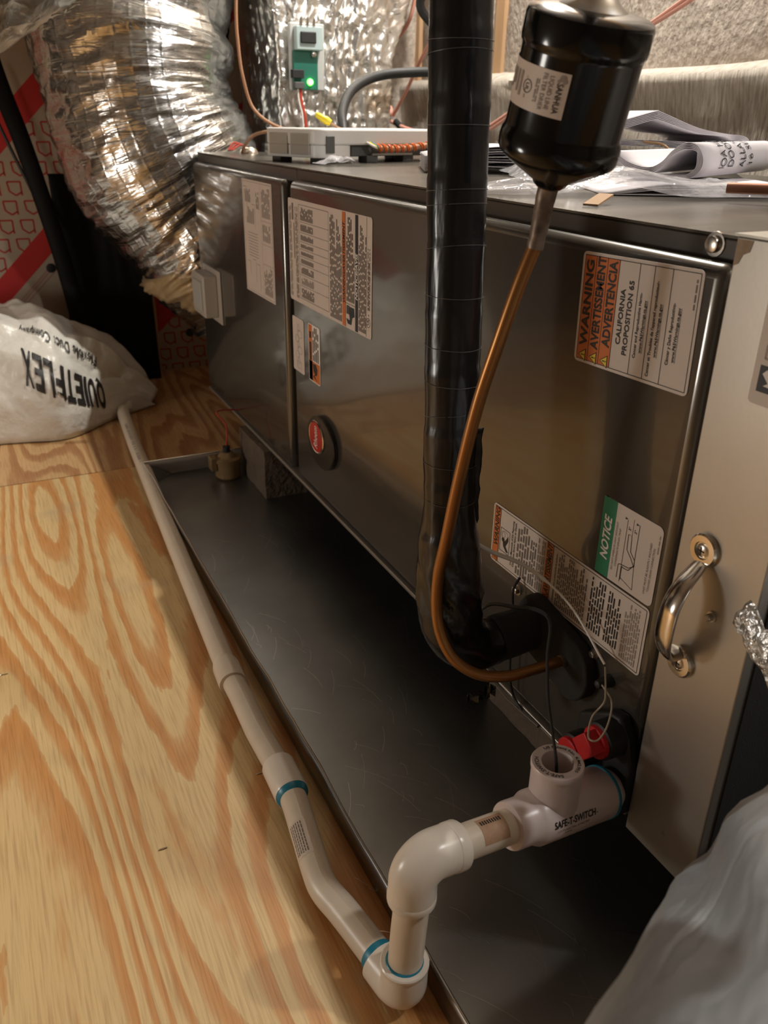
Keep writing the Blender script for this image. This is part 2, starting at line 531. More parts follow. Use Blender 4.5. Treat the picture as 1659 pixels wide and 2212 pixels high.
class Print:
    """flat print in (u, v) metres, laid on a surface by fn(u, v, height) -> point"""

    def __init__(s, fn, step=0.00012):
        s.mb, s.fn, s.mats, s.step = MB(), fn, [], step

    def mi(s, k):
        if k not in s.mats:
            s.mats.append(k)
        return s.mats.index(k)

    def poly(s, pts, k, lay=1):
        s.mb.add([s.fn(u, v, lay * s.step) for u, v in pts], [list(range(len(pts)))], s.mi(k))
        return s

    def rect(s, u0, v0, u1, v1, k, lay=1):
        return s.poly([(u0, v0), (u1, v0), (u1, v1), (u0, v1)], k, lay)

    def sheet(s, w_, h, k, r=0.003, thick=0.0004, n=1):
        """rounded label stock with thickness"""
        pts = []
        for cx, cy, a0 in ((w_ - r, r, -90), (w_ - r, h - r, 0), (r, h - r, 90), (r, r, 180)):
            for q in range(5):
                a = math.radians(a0 + q * 22.5)
                pts.append((cx + r * math.cos(a), cy + r * math.sin(a)))
        m = len(pts)
        vs = [s.fn(u, v, -thick) for u, v in pts] + [s.fn(u, v, 0) for u, v in pts]
        s.mb.add(vs, [tuple(range(m, 2 * m))] + [(i, (i + 1) % m, m + (i + 1) % m, m + i) for i in range(m)], s.mi(k))
        return s

    def line(s, pts, wd, k, lay=2):
        for (a, b), (c, d) in zip(pts[:-1], pts[1:]):
            L = math.hypot(c - a, d - b) or 1e-9
            nx, ny = -(d - b) / L * wd / 2, (c - a) / L * wd / 2
            s.poly([(a + nx, b + ny), (a - nx, b - ny), (c - nx, d - ny), (c + nx, d + ny)], k, lay)
        return s

    def frame(s, u0, v0, u1, v1, wd, k, lay=2):
        return s.line([(u0, v0), (u1, v0), (u1, v1), (u0, v1), (u0, v0)], wd, k, lay)

    def ring(s, cu, cv, ru, rv, wd, k, lay=2, n=20, rot=0):
        pts = []
        for i in range(n + 1):
            a = 2 * PI * i / n
            x, y = ru * math.cos(a), rv * math.sin(a)
            pts.append((cu + x * math.cos(rot) - y * math.sin(rot), cv + x * math.sin(rot) + y * math.cos(rot)))
        return s.line(pts, wd, k, lay)

    def disc(s, cu, cv, ru, rv, k, lay=2, n=20):
        return s.poly([(cu + ru * math.cos(2 * PI * i / n), cv + rv * math.sin(2 * PI * i / n)) for i in range(n)], k, lay)

    def text(s, t, u, v, cap, k, width=None, align='l', bold=0.0, shear=0.0, rot=0.0, lay=3, sub=None):
        """cap = capital height; width = fit the string to that width"""
        vs, fs = text_mesh(t, bold, shear)
        xs = [p[0] for p in vs]
        x0, x1 = min(xs), max(xs)
        sy = cap / 0.70
        sx = width / (x1 - x0) if width else sy
        W = (x1 - x0) * sx
        ox = {'l': 0, 'c': -W / 2, 'r': -W}[align]
        cr, sr = math.cos(rot), math.sin(rot)
        flat = []
        for x, y in vs:
            a, b = (x - x0) * sx + ox, y * sy
            flat.append((u + a * cr - b * sr, v + a * sr + b * cr))
        if sub:                                   # finer faces, so that the print follows a curved surface
            bm = bmesh.new()
            bv = [bm.verts.new((a, b, 0)) for a, b in flat]
            for f in fs:
                try:
                    bm.faces.new([bv[i] for i in f])
                except ValueError:
                    pass
            bmesh.ops.triangulate(bm, faces=bm.faces[:])
            for _ in range(5):
                lng = [e for e in bm.edges if e.calc_length() > sub]
                if not lng:
                    break
                bmesh.ops.subdivide_edges(bm, edges=lng, cuts=1)
                bmesh.ops.triangulate(bm, faces=bm.faces[:])
            bm.verts.index_update()
            flat = [(v_.co.x, v_.co.y) for v_ in bm.verts]
            fs = [[v_.index for v_ in f.verts] for f in bm.faces]
            bm.free()
        out = [s.fn(a, b, lay * s.step) for a, b in flat]
        s.mb.add(out, fs, s.mi(k))
        return s

    def para(s, u0, v0, u1, v1, n, k, lay=3, fill=0.55, ragged=0.3, seed=1):
        """unreadably small print: n rows of word-length dashes, from the top row down"""
        r = random.Random(seed)
        pitch = (v1 - v0) / n
        for i in range(n):
            v = v1 - (i + 0.5) * pitch
            end = u1 - (u1 - u0) * ragged * r.random() * (r.random() < 0.5)
            u = u0
            while u < end - pitch * 0.6:
                wd = min(pitch * r.uniform(0.9, 3.6), end - u)
                s.rect(u, v - pitch * fill / 2, u + wd, v + pitch * fill / 2, k, lay)
                u += wd + pitch * 0.55
        return s

    def build(s, name, parent=None, smooth=None):
        return s.mb.build(name, s.mats, parent, smooth=smooth)


def alert(p, u, v, h, k_bg='yellow', k_fg='ink', lay=3):
    p.poly([(u - h * 0.58, v), (u + h * 0.58, v), (u, v + h)], k_fg, lay)
    p.poly([(u - h * 0.46, v + h * 0.06), (u + h * 0.46, v + h * 0.06), (u, v + h * 0.86)], k_bg, lay + 1)
    p.rect(u - h * 0.05, v + h * 0.30, u + h * 0.05, v + h * 0.62, k_fg, lay + 2)
    p.disc(u, v + h * 0.18, h * 0.07, h * 0.07, k_fg, lay + 2, 8)


def side_face(y_near, z_low, x=0.0, tilt=0.0):
    """print frame on a vertical face that looks to -x, the print turned so that it reads upwards"""
    ct, st = math.cos(tilt), math.sin(tilt)
    return lambda u, v, h: (x - 0.0006 - h, y_near + v * ct - u * st, z_low + u * ct + v * st)


# ================================================================== STRUCTURE
f0 = struct(MB().box(-2.0, 1.0, -1.7, 2.4, -0.05, -0.019).build('floor', 'roof_wood', smooth=None), 'attic floor decking')
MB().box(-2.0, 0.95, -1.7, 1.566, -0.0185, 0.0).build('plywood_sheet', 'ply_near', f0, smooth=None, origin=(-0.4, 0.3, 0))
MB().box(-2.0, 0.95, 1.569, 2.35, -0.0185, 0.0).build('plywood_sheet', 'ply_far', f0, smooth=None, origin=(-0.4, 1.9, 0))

for x, y in ((-0.352, 0.598), (-0.47, 0.95), (-0.238, 0.655)):
    MB().tube([(x - 0.004, y, 0.0002), (x - 0.0035, y, 0.0008), (x + 0.0035, y, 0.0008), (x + 0.004, y, 0.0002)], 0.0006, 6).build('staple', 'steel', f0)

wf = struct(MB().box(-2.0, 1.0, 2.275, 2.32, 0.0, 2.1).build('wall_far', 'black_film', smooth=None), 'dark far attic wall behind foam boards')
struct(MB().box(-2.06, -2.0, -1.7, 2.275, 0.0, 2.1).build('wall_left', 'roof_wood', smooth=None))
struct(MB().box(-2.0, 1.0, -1.76, -1.7, 0.0, 2.1).build('wall_near', 'roof_wood', smooth=None))
struct(MB().add([(-2.06, -1.76, 1.55), (1.0, -1.76, 2.1), (1.0, 2.35, 2.1), (-2.06, 2.35, 1.55),
                 (-2.06, -1.76, 1.59), (1.0, -1.76, 2.14), (1.0, 2.35, 2.14), (-2.06, 2.35, 1.59)],
                [(0, 1, 2, 3), (7, 6, 5, 4), (0, 4, 5, 1), (1, 5, 6, 2), (2, 6, 7, 3), (3, 7, 4, 0)]).build('ceiling', 'roof_wood', smooth=None))

# right wall: faced insulation batts between studs
wr = struct(MB().box(0.93, 0.99, -1.7, 2.3, 0.0, 2.1).build('wall_right', 'stud_wood', smooth=None), 'insulated attic knee wall')


def batt_low(a, b):
    y = -0.9 + a * 3.15
    z = 0.02 + b * 0.71
    u = max(0.0, min(1.0, (z - 0.40) / 0.33))
    lobe = 0.022 + 0.010 * math.cos(PI * 2.0 * (u - 0.12)) * (u > 0)        # the facing sags in soft rolls
    x = 0.745 - lobe - 0.022
    if b > 0.975:
        x += 0.10 * (b - 0.975) / 0.025
    x += 0.006 * nz(y * 5, z * 3) + 0.004 * nz(y * 17, z * 9)
    x += 0.016 * max(0, ridge(y * 2.2, z * 7, 4) - 0.6)
    return (x, y, z + 0.008 * nz(y * 3, 9) + 0.01 * nz(y * 1.1, 4))


def batt_high(a, b):
    y = -0.9 + a * 3.15
    z = 0.66 + b * 1.0
    bay = (y - 0.215) % 0.405 / 0.405
    x = 0.775 - 0.030 * math.sin(PI * bay) ** 0.5 + 0.005 * nz(y * 9, z * 4) + 0.003 * nz(y * 26, z * 14)
    x -= 0.008 * max(0, ridge(y * 3 + z * 2, z * 3, 6) - 0.5)
    return (x, y, z)


MB().grid(220, 60, batt_low).build('insulation_batt', 'batt', wr, smooth=80)
MB().grid(220, 50, batt_high).build('insulation_batt', 'batt_up', wr, smooth=80)
for y in (1.835, 2.24):
    MB().box(0.752, 0.93, y - 0.019, y + 0.019, 0.60, 1.9).build('wall_stud', 'stud_wood', wr, bevel=0.002)

# ---- far wall: printed foam boards
LOGO = [(-0.5, 0.42), (0.40, 0.42), (0.40, -0.30), (0.0, -0.52), (-0.42, -0.22)]


def clip_poly(pts, x0, x1, y0, y1):
    def cut(P, inside, inter):
        out = []
        for i in range(len(P)):
            a, b = P[i - 1], P[i]
            if inside(b):
                if not inside(a):
                    out.append(inter(a, b))
                out.append(b)
            elif inside(a):
                out.append(inter(a, b))
        return out
    for ax, val, sg in ((0, x0, 1), (0, x1, -1), (1, y0, 1), (1, y1, -1)):
        if not pts:
            return []

        def inter(a, b, ax=ax, val=val):
            t = (val - a[ax]) / (b[ax] - a[ax])
            return (a[0] + (b[0] - a[0]) * t, a[1] + (b[1] - a[1]) * t)
        pts = cut(pts, lambda p, ax=ax, val=val, sg=sg: sg * (p[ax] - val) >= 0, inter)
    return pts


def foam_board(x0, x1, z0, z1, y, bands, logo_zones, faded):
    b = MB().box(x0, x1, y, y + 0.03, z0, z1).build('insulation_board', 'board', wf, smooth=None)
    p = Print(lambda u, v, h: (u, y - 0.0004 - h, v))
    # bands run up to the right: z = c + slope * x
    for c, sl, th, k in bands:
        q = clip_poly([(x0 - 1, c + sl * (x0 - 1)), (x1 + 1, c + sl * (x1 + 1)),
                       (x1 + 1, c + sl * (x1 + 1) + th), (x0 - 1, c + sl * (x0 - 1) + th)], x0, x1, z0, z1)
        if len(q) > 2:
            p.poly(q, k, 2)
    pu, pv, s = 0.0465, 0.0425, 0.032
    for j in range(int(z0 / pv) - 1, int(z1 / pv) + 2):
        for i in range(int((x0 - 0.3) / pu) - 2, int((x1 + 0.3) / pu) + 3):
            cx, cz = i * pu + (j % 3) * 0.0155, j * pv
            if not any(lo + sl * cx < cz - 0.016 and cz + 0.014 < hi + sl * cx for lo, hi, sl in logo_zones):
                continue
            P = [(cx + u * s, cz + v * s) for u, v in LOGO]
            segs = [(P[4], P[0]), (P[0], P[1]), (P[1], P[2]), (P[2], P[3]), (P[3], P[4]),
                    (P[2], (P[2][0] + 0.001, P[2][1] - 0.007))]
            for a, c in segs:
                L = math.hypot(c[0] - a[0], c[1] - a[1])
                nx, ny = -(c[1] - a[1]) / L * 0.0019, (c[0] - a[0]) / L * 0.0019
                q = clip_poly([(a[0] + nx, a[1] + ny), (a[0] - nx, a[1] - ny), (c[0] - nx, c[1] - ny), (c[0] + nx, c[1] + ny)], x0, x1, z0, z1)
                if len(q) > 2:
                    p.poly(q, 'board_line', 1)
    for c, sl in faded:
        for d in (0.0, 0.012, 0.02):
            q = clip_poly([(x0 - 1, c + d + sl * (x0 - 1)), (x1 + 1, c + d + sl * (x1 + 1)),
                           (x1 + 1, c + d + sl * (x1 + 1) + 0.004), (x0 - 1, c + d + sl * (x0 - 1) + 0.004)], x0, x1, z0, z1)
            if len(q) > 2:
                p.poly(q, 'board_pink', 1)
    p.build('board_print', b)
    return b


sl = 0.97
foam_board(-0.95, -0.066, 0.0, 1.6, 2.238,
           [(0.547, sl, 0.068, 'board_red'), (0.845, sl, 0.075, 'board_red'), (0.31, sl, 0.06, 'board_red'), (1.2, sl, 0.07, 'board_red')],
           [(0.60, 0.86, sl)], [(0.50, sl)])
foam_board(-0.06, 0.47, 0.0, 1.6, 2.240,
           [(0.455, 0.60, 0.045, 'board_red'), (0.645, 0.75, 0.040, 'board_red'), (0.10, 0.9, 0.11, 'board_red')],
           [(-0.6, 0.45, 0.60)], [(0.60, 0.60)])
for x, y, z in ((-0.243, 2.2375, 0.283), (-0.385, 2.2375, 0.312), (0.085, 2.2395, 0.095)):
    MB().lathe((x, y, z), (0, -1, 0), [(0, 0.011), (0.002, 0.011), (0.003, 0.007)], 14).build('cap_nail', 'black', wf)
MB().box(-0.034, -0.008, 2.19, 2.236, 0.0, 0.42).build('wall_stud', 'stud_wood', wf, bevel=0.002)


MB().grid(40, 60, lambda a, b: (0.475 + 0.30 * a, 2.245 - 0.02 * math.sin(PI * a) + 0.005 * nz(a * 6, b * 9), 0.02 + 1.5 * b)).build('insulation_batt', 'batt_up', wf, smooth=80)


# black building film hanging in front of the wall, and the black strap beside it
def film(a, b):
    x = -0.222 + a * 0.205
    z = 0.0 + b * 0.50
    return (x + 0.03 * (b - 0.5) * 0, 2.195 - 0.03 * (1 - b) + 0.008 * nz(x * 14, z * 4) + 0.006 * ridge(x * 30, z * 3), z)


tag(MB().grid(30, 40, film).build('plastic_sheet', 'black_film', solid=0.0015),
    'black plastic sheet hanging against the far wall beside the white sack', 'plastic sheet')
tag(MB().tube(smooth_path([(-0.325, 2.13, 0.83), (-0.300, 2.13, 0.69), (-0.272, 2.13, 0.575), (-0.245, 2.13, 0.44), (-0.222, 2.13, 0.31), (-0.205, 2.13, 0.16), (-0.200, 2.13, 0.0)]),
              0.020, 12, ell=(0.95, 0.6), up=(1, 0, 0)).build('drooping_strap', 'black_film'),
    'thick black strap drooping diagonally down the printed wall board', 'strap')
tag(MB().tube(smooth_path([(-0.340, 2.16, 0.70), (-0.30, 2.16, 0.57), (-0.262, 2.16, 0.46), (-0.232, 2.155, 0.38)]), 0.0035, 8).build('thin_cable', 'black'),
    'thin dark cable along the left of the thick black strap', 'cable')

# ================================================================== DRAIN PAN
pan = thing('drain_pan', 'wide dull steel drain pan under the grey air handler', 'drain pan', (-0.19, 0.2, 0.0))
PX0, PX1, PY0, PY1, PH = -0.19, 0.74, 0.12, 1.50, 0.032
MB().box(PX0, PX1, PY0, PY1, 0.0006, 0.0026).build('pan_base', 'pan', pan, smooth=None)


def wavy_wall(p0, p1, hgt, amp, nrm):
    p0, p1, nrm = Vector(p0), Vector(p1), Vector(nrm)
    m = MB()
    L = (p1 - p0).length

    def fn(a, b):
        q = p0.lerp(p1, a)
        wv = amp * (nz(a * L * 9, b, 3) + 0.6 * max(0, nz(a * L * 24, 2, 1))) * b
        return q + nrm * wv + Vector((0, 0, hgt * b))
    m.grid(int(max(8, L * 70)), 3, fn)
    return m


for nm, a, b, n_ in (('side_wall', (PX0, PY0, 0.0008), (PX0, PY1, 0.0008), (1, 0, 0)),
                     ('side_wall', (PX0, PY1, 0.0008), (PX1, PY1, 0.0008), (0, 1, 0)),
                     ('side_wall', (PX1, PY0, 0.0008), (PX1, PY1, 0.0008), (1, 0, 0)),
                     ('side_wall', (PX0, PY0, 0.0008), (PX1, PY0, 0.0008), (0, 1, 0))):
    wv = wavy_wall(a, b, PH, 0.0022, n_).build(nm, 'galv' if n_[1] else 'pan', pan, solid=0.0012)  # end walls get a lighter sheet in place of their bright reflection
    d = (Vector(b) - Vector(a))
    k = max(8, int(d.length * 70))
    pts = []
    for i in range(k + 1):
        t = i / k
        q = Vector(a).lerp(Vector(b), t)
        q += Vector(n_) * 0.0022 * (nz(t * d.length * 9, 1, 3) + 0.6 * max(0, nz(t * d.length * 24, 2, 1)))
        pts.append(q + Vector((0, 0, PH)))
    MB().tube(pts, 0.0011, 6).build('rolled_edge', 'rim', wv)
MB().add([(PX0 + 0.001, PY1 - 0.05, 0.003), (PX0 + 0.001, PY1 - 0.001, 0.003), (PX0 + 0.05, PY1 - 0.001, 0.003),
          (PX0 + 0.003, PY1 - 0.004, PH)], [(0, 2, 3), (0, 3, 1), (1, 3, 2)]).build('folded_corner', 'pan', pan, smooth=None)
# scratches in the pan
p = Print(lambda u, v, h: (u, v, 0.0027 + h), 0.00006)
for i in range(150):
    u, v = rng.uniform(-0.18, 0.06), rng.uniform(0.14, 1.2)
    a, L = rng.uniform(-0.9, 0.5), rng.uniform(0.01, 0.06)
    pts = [(u + L * t * math.sin(a) + 0.003 * math.sin(3 * t), v + L * t * math.cos(a)) for t in (0, 0.33, 0.66, 1)]
    p.line(pts, rng.uniform(0.0002, 0.0005), 'steel', 1)
p.build('scratches', pan)['kind'] = 'stuff'

for i, (x0, x1, y0, y1, lab) in enumerate(((-0.012, 0.18, 1.31, 1.46, 'rough concrete block under the far end of the air handler'),)):
    blk = MB()
    bm = bmesh.new()
    bmesh.ops.create_cube(bm, size=1.0)
    bmesh.ops.subdivide_edges(bm, edges=bm.edges, cuts=14, use_grid_fill=True)
    for v in bm.verts:
        c = Vector((x0 + (v.co.x + 0.5) * (x1 - x0), y0 + (v.co.y + 0.5) * (y1 - y0), 0.003 + (v.co.z + 0.5) * 0.090))
        jit = 0.0018
        v.co = c + Vector((nz(c.x * 70, c.y * 70, c.z * 70), nz(c.y * 70, c.z * 70, c.x * 70), 0)) * jit
    me = bpy.data.meshes.new('concrete_block'); bm.to_mesh(me); bm.free()
    me.materials.append(M['concrete'])
    o = bpy.data.objects.new('concrete_block', me); COL.objects.link(o)
    tag(o, lab, 'block')
# the near block stands behind the pan's dark
o2 = o.copy(); COL.objects.link(o2); o2.location = (0.06, -0.80, 0)
o2['label'] = 'concrete block in the dark under the near end of the air handler'

# float switch at the far end of the pan
fs = thing('float_switch', 'amber plastic float switch with a red wire at the far pan wall', 'float switch', (-0.045, 1.44, 0.003))
cx, cy = -0.045, 1.44
MB().lathe((cx, cy, 0.0028), (0, 0, 1), [(0, 0.020), (0.004, 0.0235), (0.034, 0.0245), (0.036, 0.021)], 24).build('cup', 'float_cup', fs)
MB().lathe((cx, cy, 0.037), (0, 0, 1), [(0, 0.0265), (0.006, 0.0265), (0.008, 0.018), (0.016, 0.012), (0.017, 0.009)], 24).build('cap', 'float_cup', fs)
MB().box(cx - 0.034, cx - 0.022, cy - 0.012, cy + 0.012, 0.022, 0.048).build('clip', 'float_cup', fs, bevel=0.002)
MB().lathe((cx, cy, 0.053), (0, 0, 1), [(0, 0.007), (0.012, 0.007), (0.013, 0.004)], 12).build('grommet', 'black', fs)
MB().tube(smooth_path([(cx, cy, 0.066), (cx + 0.003, cy, 0.085), (cx + 0.004, cy + 0.01, 0.105), (cx - 0.004, cy + 0.03, 0.125), (0.02, cy + 0.06, 0.11)]), 0.0016, 8).build('lead_wire', 'wire_red', fs)

# ================================================================== AIR HANDLER
AH = thing('air_handler', 'long taupe steel air handler lying on its side over the drain pan', 'air handler', (0.0, 1.0, 0.097))
CX0, CX1, CZ0, CZ1, CY0, CY1 = 0.018, 0.60, 0.097, 0.5625, 0.378, 1.745
mb = MB()
mb.box(CX0, CX1, CY0, 1.188, CZ0, CZ1 - 0.002)
mb.box(CX0, CX1, 1.190, CY1, CZ0, CZ1 - 0.002)
mb.build('cabinet', 'frame_paint', AH, bevel=0.0015)
mb = MB().box(CX0 - 0.001, CX1, CY0, 1.188, CZ1 - 0.0018, CZ1).box(CX0 - 0.001, CX1, 1.190, CY1, CZ1 - 0.0018, CZ1)
mb.build('top_skin', 'top_paint', AH, smooth=None)
MB().box(-0.002, CX0, CY0, CY1 - 0.03, CZ0 - 0.001, CZ0 + 0.004).build('bottom_flange', 'galv', AH, bevel=0.001)
MB().box(0.0, 0.0185, 0.3795, 1.174, 0.103, 0.547).build('access_panel', 'paint', AH, bevel=0.0115, seg=5)
MB().box(0.0, 0.0185, 1.203, 1.722, 0.101, 0.546).build('access_panel', 'paint', AH, bevel=0.0115, seg=5)


def screw(parent, x, y, z, r=0.005, name='screw', hexa=True, k='steel'):
    m = MB()
    m.lathe((x, y, z), (-1, 0, 0), [(0, r * 1.5), (0.0012, r * 1.45), (0.0013, r)], 14)
    m.lathe((x - 0.0012, y, z), (-1, 0, 0), [(0, r), (0.0034, r * 0.96), (0.004, r * 0.7)], 6 if hexa else 14)
    return m.build(name, k, parent, smooth=30)


screw(AH, CX0, 0.409, 0.5555, 0.0055, hexa=False)
screw(AH, 0.0, 0.559, 0.219, 0.0042)
screw(AH, 0.0, 0.443, 0.219, 0.0034)
screw(AH, CX0, 1.188, 0.108, 0.005)
# bottom seam clip by the tee
m = MB().tube([(-0.004, 0.60, 0.100), (-0.006, 0.55, 0.0965), (-0.004, 0.50, 0.099)], 0.0016, 8)
m.build('edge_clip', 'frame_paint', AH)

# --- Proposition 65 label
W_, H_ = 0.083, 0.1215
p = Print(side_face(0.3935, 0.4590, 0.0, -0.03))
p.sheet(W_, H_, 'paper', 0.004)
p.rect(0.0025, H_ - 0.0415, W_ - 0.0025, H_ - 0.0030, 'orange', 1)
p.frame(0.0025, 0.0025, W_ - 0.0025, H_ - 0.003, 0.0005, 'ink', 2)
for i, (t, a, b) in enumerate((('WARNING', 0.155, 0.93), ('AVERTISSEMENT', 0.15, 0.975), ('ADVERTENCIA', 0.20, 0.955))):
    vb = H_ - 0.003 - 0.0128 * (i + 1)
    p.line([(0.0025, vb), (W_ - 0.0025, vb)], 0.0005, 'ink', 2)
    p.text(t, a * W_, vb + 0.0024, 0.0082, 'ink', width=(b - a) * W_, bold=0.03)
    alert(p, 0.075 * W_, vb + 0.0022, 0.0085)
p.text('CALIFORNIA', W_ * 0.50, H_ * 0.585, 0.0047, 'ink', width=0.040, align='c', bold=0.02)
p.text('PROPOSITION 65', W_ * 0.50, H_ * 0.52, 0.0047, 'ink', width=0.053, align='c', bold=0.02)
rows = (0.485, 0.365, 0.225)
for v in rows:
    p.line([(0.0025, H_ * v), (W_ - 0.0025, H_ * v)], 0.0005, 'ink', 2)
for (t1, w1), v in zip((('Cancer and Reproductive Harm-', 0.046), ("Cancer et Troubles de l'appareil reproducteur-", 0.066), ('C\u00e1ncer y Da\u00f1o Reproductivo-', 0.042)), (0.442, 0.318, 0.175)):
    p.text(t1, W_ * 0.46, H_ * v, 0.0026, 'ink', width=w1, align='c', bold=0.022)
    p.text('www.P65Warnings.ca.gov', W_ * 0.46, H_ * v - 0.0052, 0.0026, 'ink', width=0.037, align='c', bold=0.022)
    p.line([(W_ * 0.46 - 0.0185, H_ * v - 0.0061), (W_ * 0.46 + 0.0185, H_ * v - 0.0061)], 0.0003, 'ink', 3)
p.para(W_ - 0.026, 0.0042, W_ - 0.006, 0.0062, 1, 'ink_grey', seed=3)
o = p.build('warning_label', AH)
o['label'] = 'orange and white California Proposition 65 label at the near top corner'

# --- carbon monoxide warning label
W_, H_ = 0.062, 0.217
p = Print(side_face(0.3915, 0.2295))
p.sheet(W_, H_, 'paper', 0.004)
p.frame(0.0022, 0.0025, W_ - 0.0022, H_ - 0.0025, 0.0005, 'ink', 2)
for vt, t, a in ((H_ - 0.0026, 'WARNING', 0.30), (H_ * 0.60, 'AVERTISSEMENT', 0.15)):
    p.rect(0.0022, vt - 0.0098, W_ - 0.0022, vt, 'orange', 2)
    alert(p, 0.09 * W_, vt - 0.0085, 0.0075, 'orange', 'ink')
    p.text(t, a * W_, vt - 0.0083, 0.0066, 'ink', width=(0.97 - a) * W_, bold=0.03, shear=0.15)
    p.line([(0.0022, vt - 0.0098), (W_ - 0.0022, vt - 0.0098)], 0.0005, 'ink', 3)
p.frame(0.017, H_ - 0.030, 0.041, H_ - 0.0145, 0.0005, 'ink', 2)
p.ring(0.034, H_ - 0.022, 0.005, 0.005, 0.0004, 'ink_mid', 2)
p.ring(0.035, H_ - 0.019, 0.0035, 0.003, 0.0004, 'ink_mid', 2)
p.poly([(0.019, H_ - 0.029), (0.024, H_ - 0.024), (0.031, H_ - 0.028), (0.036, H_ - 0.0275), (0.030, H_ - 0.0235), (0.027, H_ - 0.0195), (0.023, H_ - 0.0205), (0.0185, H_ - 0.026)], 'ink', 3)
p.disc(0.0295, H_ - 0.0195, 0.0022, 0.0022, 'ink', 3)
p.text('Carbon Monoxide (CO) Poisoning', 0.009, H_ - 0.0355, 0.0026, 'ink', width=0.047, bold=0.015)
p.text('Can Cause Severe Injury or Death.', 0.009, H_ - 0.0395, 0.0026, 'ink', width=0.047, bold=0.015)
p.para(0.005, H_ * 0.715, 0.058, H_ - 0.042, 5, 'ink_grey', seed=4)
p.para(0.005, H_ * 0.665, 0.050, H_ * 0.71, 3, 'ink_grey', seed=5)
p.para(0.005, H_ * 0.605, 0.057, H_ * 0.66, 4, 'ink_mid', seed=6)
p.text("L'empoisonnement au monoxyde de carbone", 0.006, H_ * 0.525, 0.0023, 'ink', width=0.048, bold=0.01)
p.para(0.005, H_ * 0.33, 0.058, H_ * 0.515, 15, 'ink_grey', seed=7)
p.para(0.008, H_ * 0.225, 0.057, H_ * 0.31, 6, 'ink', fill=0.5, seed=8)
p.para(0.008, H_ * 0.13, 0.055, H_ * 0.21, 6, 'ink', fill=0.5, seed=18)
p.para(0.005, 0.006, 0.056, H_ * 0.115, 8, 'ink_mid', seed=9)
o = p.build('warning_label', AH)
o['label'] = 'long white two language carbon monoxide label with two orange bars'

# --- NOTICE drain trap label
W_, H_ = 0.067, 0.066
p = Print(side_face(0.3915, 0.2935))
p.sheet(W_, H_, 'paper', 0.005)
p.rect(0.0, H_ - 0.0155, W_, H_ + 0.0001, 'green', 1)
p.text('NOTICE', W_ * 0.22, H_ - 0.0118, 0.0082, 'white', width=W_ * 0.57, bold=0.03, shear=0.25)
p.text('DO NOT OPERATE UNIT WITHOUT', W_ * 0.46, H_ - 0.0195, 0.0020, 'ink_grey', width=0.042, align='c')
p.text('CONDENSATE DRAIN TRAP', W_ * 0.46, H_ - 0.0232, 0.0020, 'ink_grey', width=0.033, align='c')
base = H_ - 0.050
p.line([(0.004, base + 0.021), (W_ - 0.009, base + 0.021)], 0.0004, 'ink', 2)
p.line([(0.026, base + 0.008), (W_ - 0.008, base + 0.008)], 0.0005, 'ink', 2)
p.line([(W_ - 0.022, base + 0.0145), (W_ - 0.006, base + 0.0145)], 0.0003, 'ink', 2)
for d in (0.0, 0.0042):
    p.line([(0.006, base + 0.0245 - d * 1.0), (0.018, base + 0.0245 - d), (0.019 - d * 0.4, base + 0.0225 - d), (0.020 - d * 0.5, base + 0.013), (0.024, base + 0.0075 + d * 0.2),
            (0.029, base + 0.008 + d), (0.034, base + 0.0135 + d), (0.047, base + 0.0145 + d * 0.9)], 0.0006, 'ink', 2)
p.line([(0.047, base + 0.0145), (0.047, base + 0.0183)], 0.00035, 'ink_grey', 2)
p.line([(0.008, base + 0.021), (0.004, base + 0.006), (0.026, base + 0.008)], 0.0004, 'ink', 2)
p.text('3"', W_ - 0.0165, base + 0.0165, 0.0026, 'ink', bold=0.01)
p.text('3"', W_ - 0.0165, base + 0.0100, 0.0026, 'ink', bold=0.01)
for v in (base + 0.024, base + 0.0115):
    p.poly([(W_ - 0.0095, v), (W_ - 0.0075, v), (W_ - 0.0085, v - 0.003)], 'ink', 2)
p.text('UNIT MUST BE SLIGHTLY INCLINED', W_ * 0.44, 0.0088, 0.0020, 'ink_grey', width=0.043, align='c')
p.text('TOWARD DRAIN CONNECTION', W_ * 0.44, 0.0050, 0.0020, 'ink_grey', width=0.037, align='c')
p.para(W_ - 0.022, 0.0015, W_ - 0.007, 0.0033, 1, 'ink_mid', seed=11)
o = p.build('notice_label', AH)
o['label'] = 'white drain trap label with a green NOTICE bar'

# --- large rating label
W_, H_ = 0.140, 0.282
p = Print(side_face(0.895, 0.3845))
p.sheet(W_, H_, 'paper', 0.004)


def vv(t):
    return H_ * (1 - t)


p.para(0.006, vv(0.045), 0.130, vv(0.01), 2, 'ink_mid', seed=20)
p.rect(0.112, vv(0.075), 0.134, vv(0.055), 'ink_grey', 2)
p.rect(0.060, vv(0.085), 0.108, vv(0.075), 'ink_grey', 2)
p.para(0.006, vv(0.135), 0.130, vv(0.095), 3, 'ink_mid', seed=21)
p.frame(0.008, vv(0.53), 0.134, vv(0.15), 0.0006, 'ink_grey', 2)
us = [0.008, 0.026, 0.041, 0.055, 0.066, 0.076, 0.086, 0.098, 0.112, 0.134]
for u in us[1:-1]:
    p.line([(u, vv(0.53)), (u, vv(0.16))], 0.0005, 'ink_grey', 2)
for i in range(9):
    p.para(us[i] + 0.002, vv(0.34), us[i + 1] - 0.003, vv(0.17), 12, 'ink_grey' if i != 1 else 'ink_mid', seed=30 + i, ragged=0.1)
p.para(0.004, vv(0.685), 0.132, vv(0.545), 9, 'ink_grey', fill=0.6, seed=40)
p.rect(0.001, vv(0.725), W_ - 0.001, vv(0.69), 'orange', 2)
p.text('WARNING/AVERTISSEMENT', 0.030, vv(0.719), 0.0065, 'ink', width=0.098, bold=0.03, shear=0.15)
